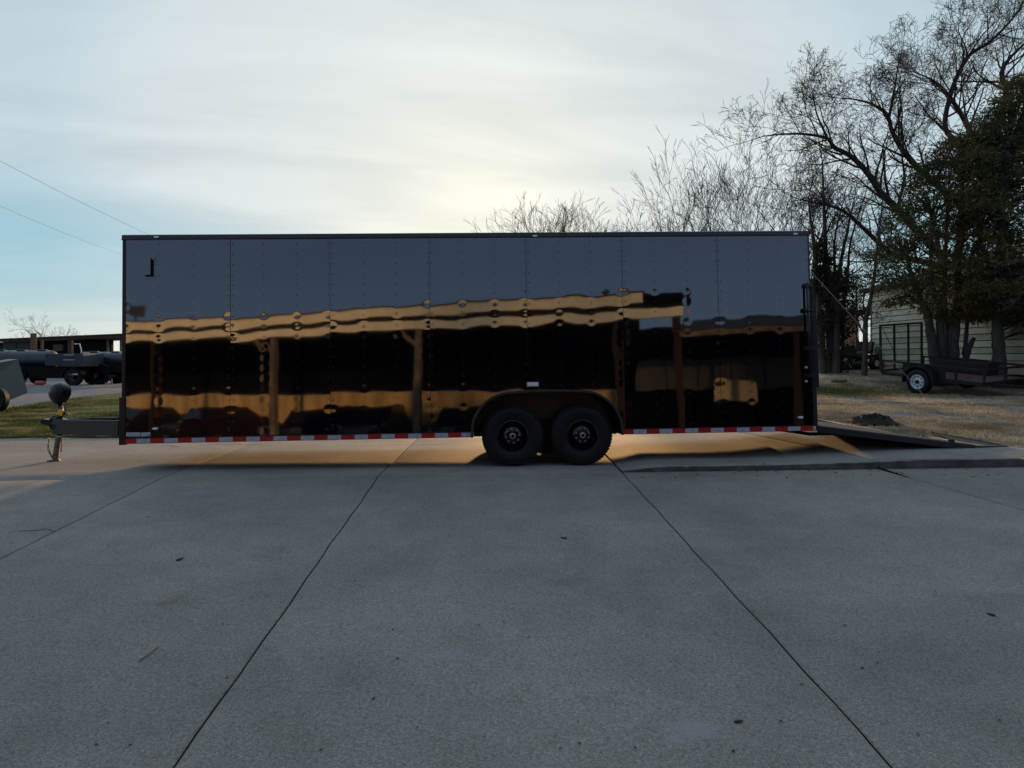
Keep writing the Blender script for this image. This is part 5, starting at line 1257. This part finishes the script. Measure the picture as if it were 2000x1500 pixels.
for px in (293, 525, 812, 1205, 1325):
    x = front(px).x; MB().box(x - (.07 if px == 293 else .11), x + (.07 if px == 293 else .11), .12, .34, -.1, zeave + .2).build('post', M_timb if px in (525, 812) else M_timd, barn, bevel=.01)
    if px in (525, 812): MB().bar((x, .23, zeave - .55), (x - .75, .23, zeave + .05), .08, .12).build('knee_brace', M_timb, barn)
bw = front(300, 700, DEP).x, front(1700, 700, DEP).x
x = bw[0] - 8; k = 0; zsp = front(500, 770, DEP).z
xe_ = XU - 1.2
while x < XU - 1.2:
    w = min(1.9, XU - 1.2 - x); MB().box(x + .004, x + w - .004, DEP, DEP + .05, -.1, zsp - .01).build('wall_sheet', M_golds, barn); MB().box(x + .004, x + w - .004, DEP - .03, DEP + .05, zsp, zt1 + .40).build('upper_shade_sheet', M_bdark, barn); x += 1.9; k += 1  # tan below, black above: the eave's shade put into the sheet colour
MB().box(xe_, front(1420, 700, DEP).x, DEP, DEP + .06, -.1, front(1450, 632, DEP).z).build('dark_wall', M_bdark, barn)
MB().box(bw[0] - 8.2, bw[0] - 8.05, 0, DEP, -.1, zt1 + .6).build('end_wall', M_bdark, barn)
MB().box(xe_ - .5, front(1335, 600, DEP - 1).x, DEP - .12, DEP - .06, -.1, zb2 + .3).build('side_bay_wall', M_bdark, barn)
# lower wing on the right
wzt, wzb = front(1450, 641, 0).z, front(1450, 651, 0).z; rz = front(1450, 621, 5.0).z
xw0, xw1 = front(1330).x, front(1720).x
MB().box(xw0, xw1, .02, .10, wzb, wzt).build('wing_fascia', M_timb, barn)
MB().prism([(.05, wzt), (.05, wzt + .05), (5.0, rz), (5.0, rz - .1)], xw0 - .2, xw1, 'yz').build('wing_roof', mat('dark_brown_roof', (.03, .022, .026), rough=.9), barn)
MB().box(xw0, xw1, 4.9, 5.0, -.1, rz - .1).build('wing_wall', M_bdark, barn)
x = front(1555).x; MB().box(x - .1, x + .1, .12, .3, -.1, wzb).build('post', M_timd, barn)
a, b = front(1240, 762, 4.7), front(1560, 697, 4.7)
pn = 5
for i in range(pn):
    w = (b.x - a.x) / pn; MB().box(a.x + i * w + .02, a.x + (i + 1) * w - .02, 4.76, 4.86, a.z, b.z).build('window_panel', mat('dusty_glazing', (.06, .056, .052), rough=.35, color2=(.04, .036, .032), vscale=1.0), barn)
a, b = front(1405, 786, 4.4), front(1475, 748, 4.4)
MB().box(a.x, b.x, 3.4, 4.2, a.z, b.z).build('gold_blob_box', mat('gold_blob_tan', (.48, .38, .24), rough=.6), barn, bevel=.03)  # added box imitates the golden band's reflection as magnified by a dent
MB().tube([front(1176, 600, 3), front(1176, 566, 3)], .10, 12).build('vent_pipe', M_chain, barn, smooth=True)
v = front(1176, 564, 3); MB().lathe([(.001, .12), (.22, 0), (.2, -.05), (.001, -.05)], 16, tuple(v), 'z').build('vent_cap', M_chain, barn, smooth=30)
# parked cars in the bays
def car(loc, yaw, label, mm):
    o = empty('parked_car', loc, (0, 0, yaw), label=label, cat='car', group='dark cars parked in the pole barn')
    MB().prism([(-2.2, .30), (2.15, .30), (2.25, .55), (2.1, .80), (1.2, .92), (.55, 1.42), (-.9, 1.46), (-1.7, .98), (-2.2, .92), (-2.28, .55)], -.86, .86).build('body', mm, o, bevel=.09)
    for s in (-1, 1): MB().prism([(1.02, .95), (.50, 1.34), (-.82, 1.38), (-1.42, 1.0)], s * .865, s * .872).build('side_window', mat('car_glass', (.02, .02, .025), rough=.08), o)
    MB().prism([(1.22, .95), (.60, 1.40), (.56, 1.40), (1.16, .93)], -.72, .72).build('windscreen', mat('car_glass', (.02, .02, .025)), o)
    for s in (-.6, .6): MB().box(2.18, 2.27, s - .17, s + .17, .60, .74).build('headlight', mat('smoked_lens', (.05, .05, .055), rough=.3), o, bevel=.02)
    for x in (-1.35, 1.35):
        for y in (-.88, .68): MB().lathe([(.2, 0), (.3, 0), (.33, .04), (.33, .16), (.3, .2), (.2, .2)], 24, (x, y, .33)).build('wheel', M_tyre, o, smooth=40)
    return o
M_car = mat('dark_car_paint', (.012, .012, .018), rough=.25); M_car2 = mat('maroon_car_paint', (.018, .010, .012), rough=.25)
yaw = math.atan2(-nb.y, -nb.x)
for px, dep, dy, lab, mm in ((275, 3.2, 0, 'dark car in the first bay of the pole barn', M_car), (430, 3.6, .3, 'maroon car beside the timber post in the pole barn', M_car2), (620, 3.4, 0, 'dark car in the middle bay of the pole barn', M_car),
                             (735, 4.0, -.2, 'dark car parked next to the middle bay car in the pole barn', M_car), (920, 3.8, .2, 'dark car right of the third post in the pole barn', M_car), (1040, 5.0, 0, 'dark car before the dark wall in the pole barn', M_car)):
    c = front(px, 800, dep); w = barn.matrix_world @ Vector((c.x, dep, 0)); car((w.x, w.y, GB + .0), yaw + dy, lab, mm)
MB().box(bw[0] - 8, xw1, .4, DEP, -.8, -.02).build('barn_floor', M_conc, barn)
# tall sign by the road, beyond the barn's nose end
s_ = mirr(262, 610, 60); b = Vector((s_.x, s_.y, gz(s_.x, s_.y)))
o = empty('pylon_sign', tuple(b), label='dark pylon sign far across the yard opposite the trailer nose', cat='sign')
MB().tube([(0, 0, 0), (0, 0, s_.z - b.z)], .12, 8).build('pole', M_frame, o)
MB().box(-.9, .9, -.12, .12, s_.z - b.z - .4, s_.z - b.z + .35).build('panel', M_frame, o, bevel=.03)
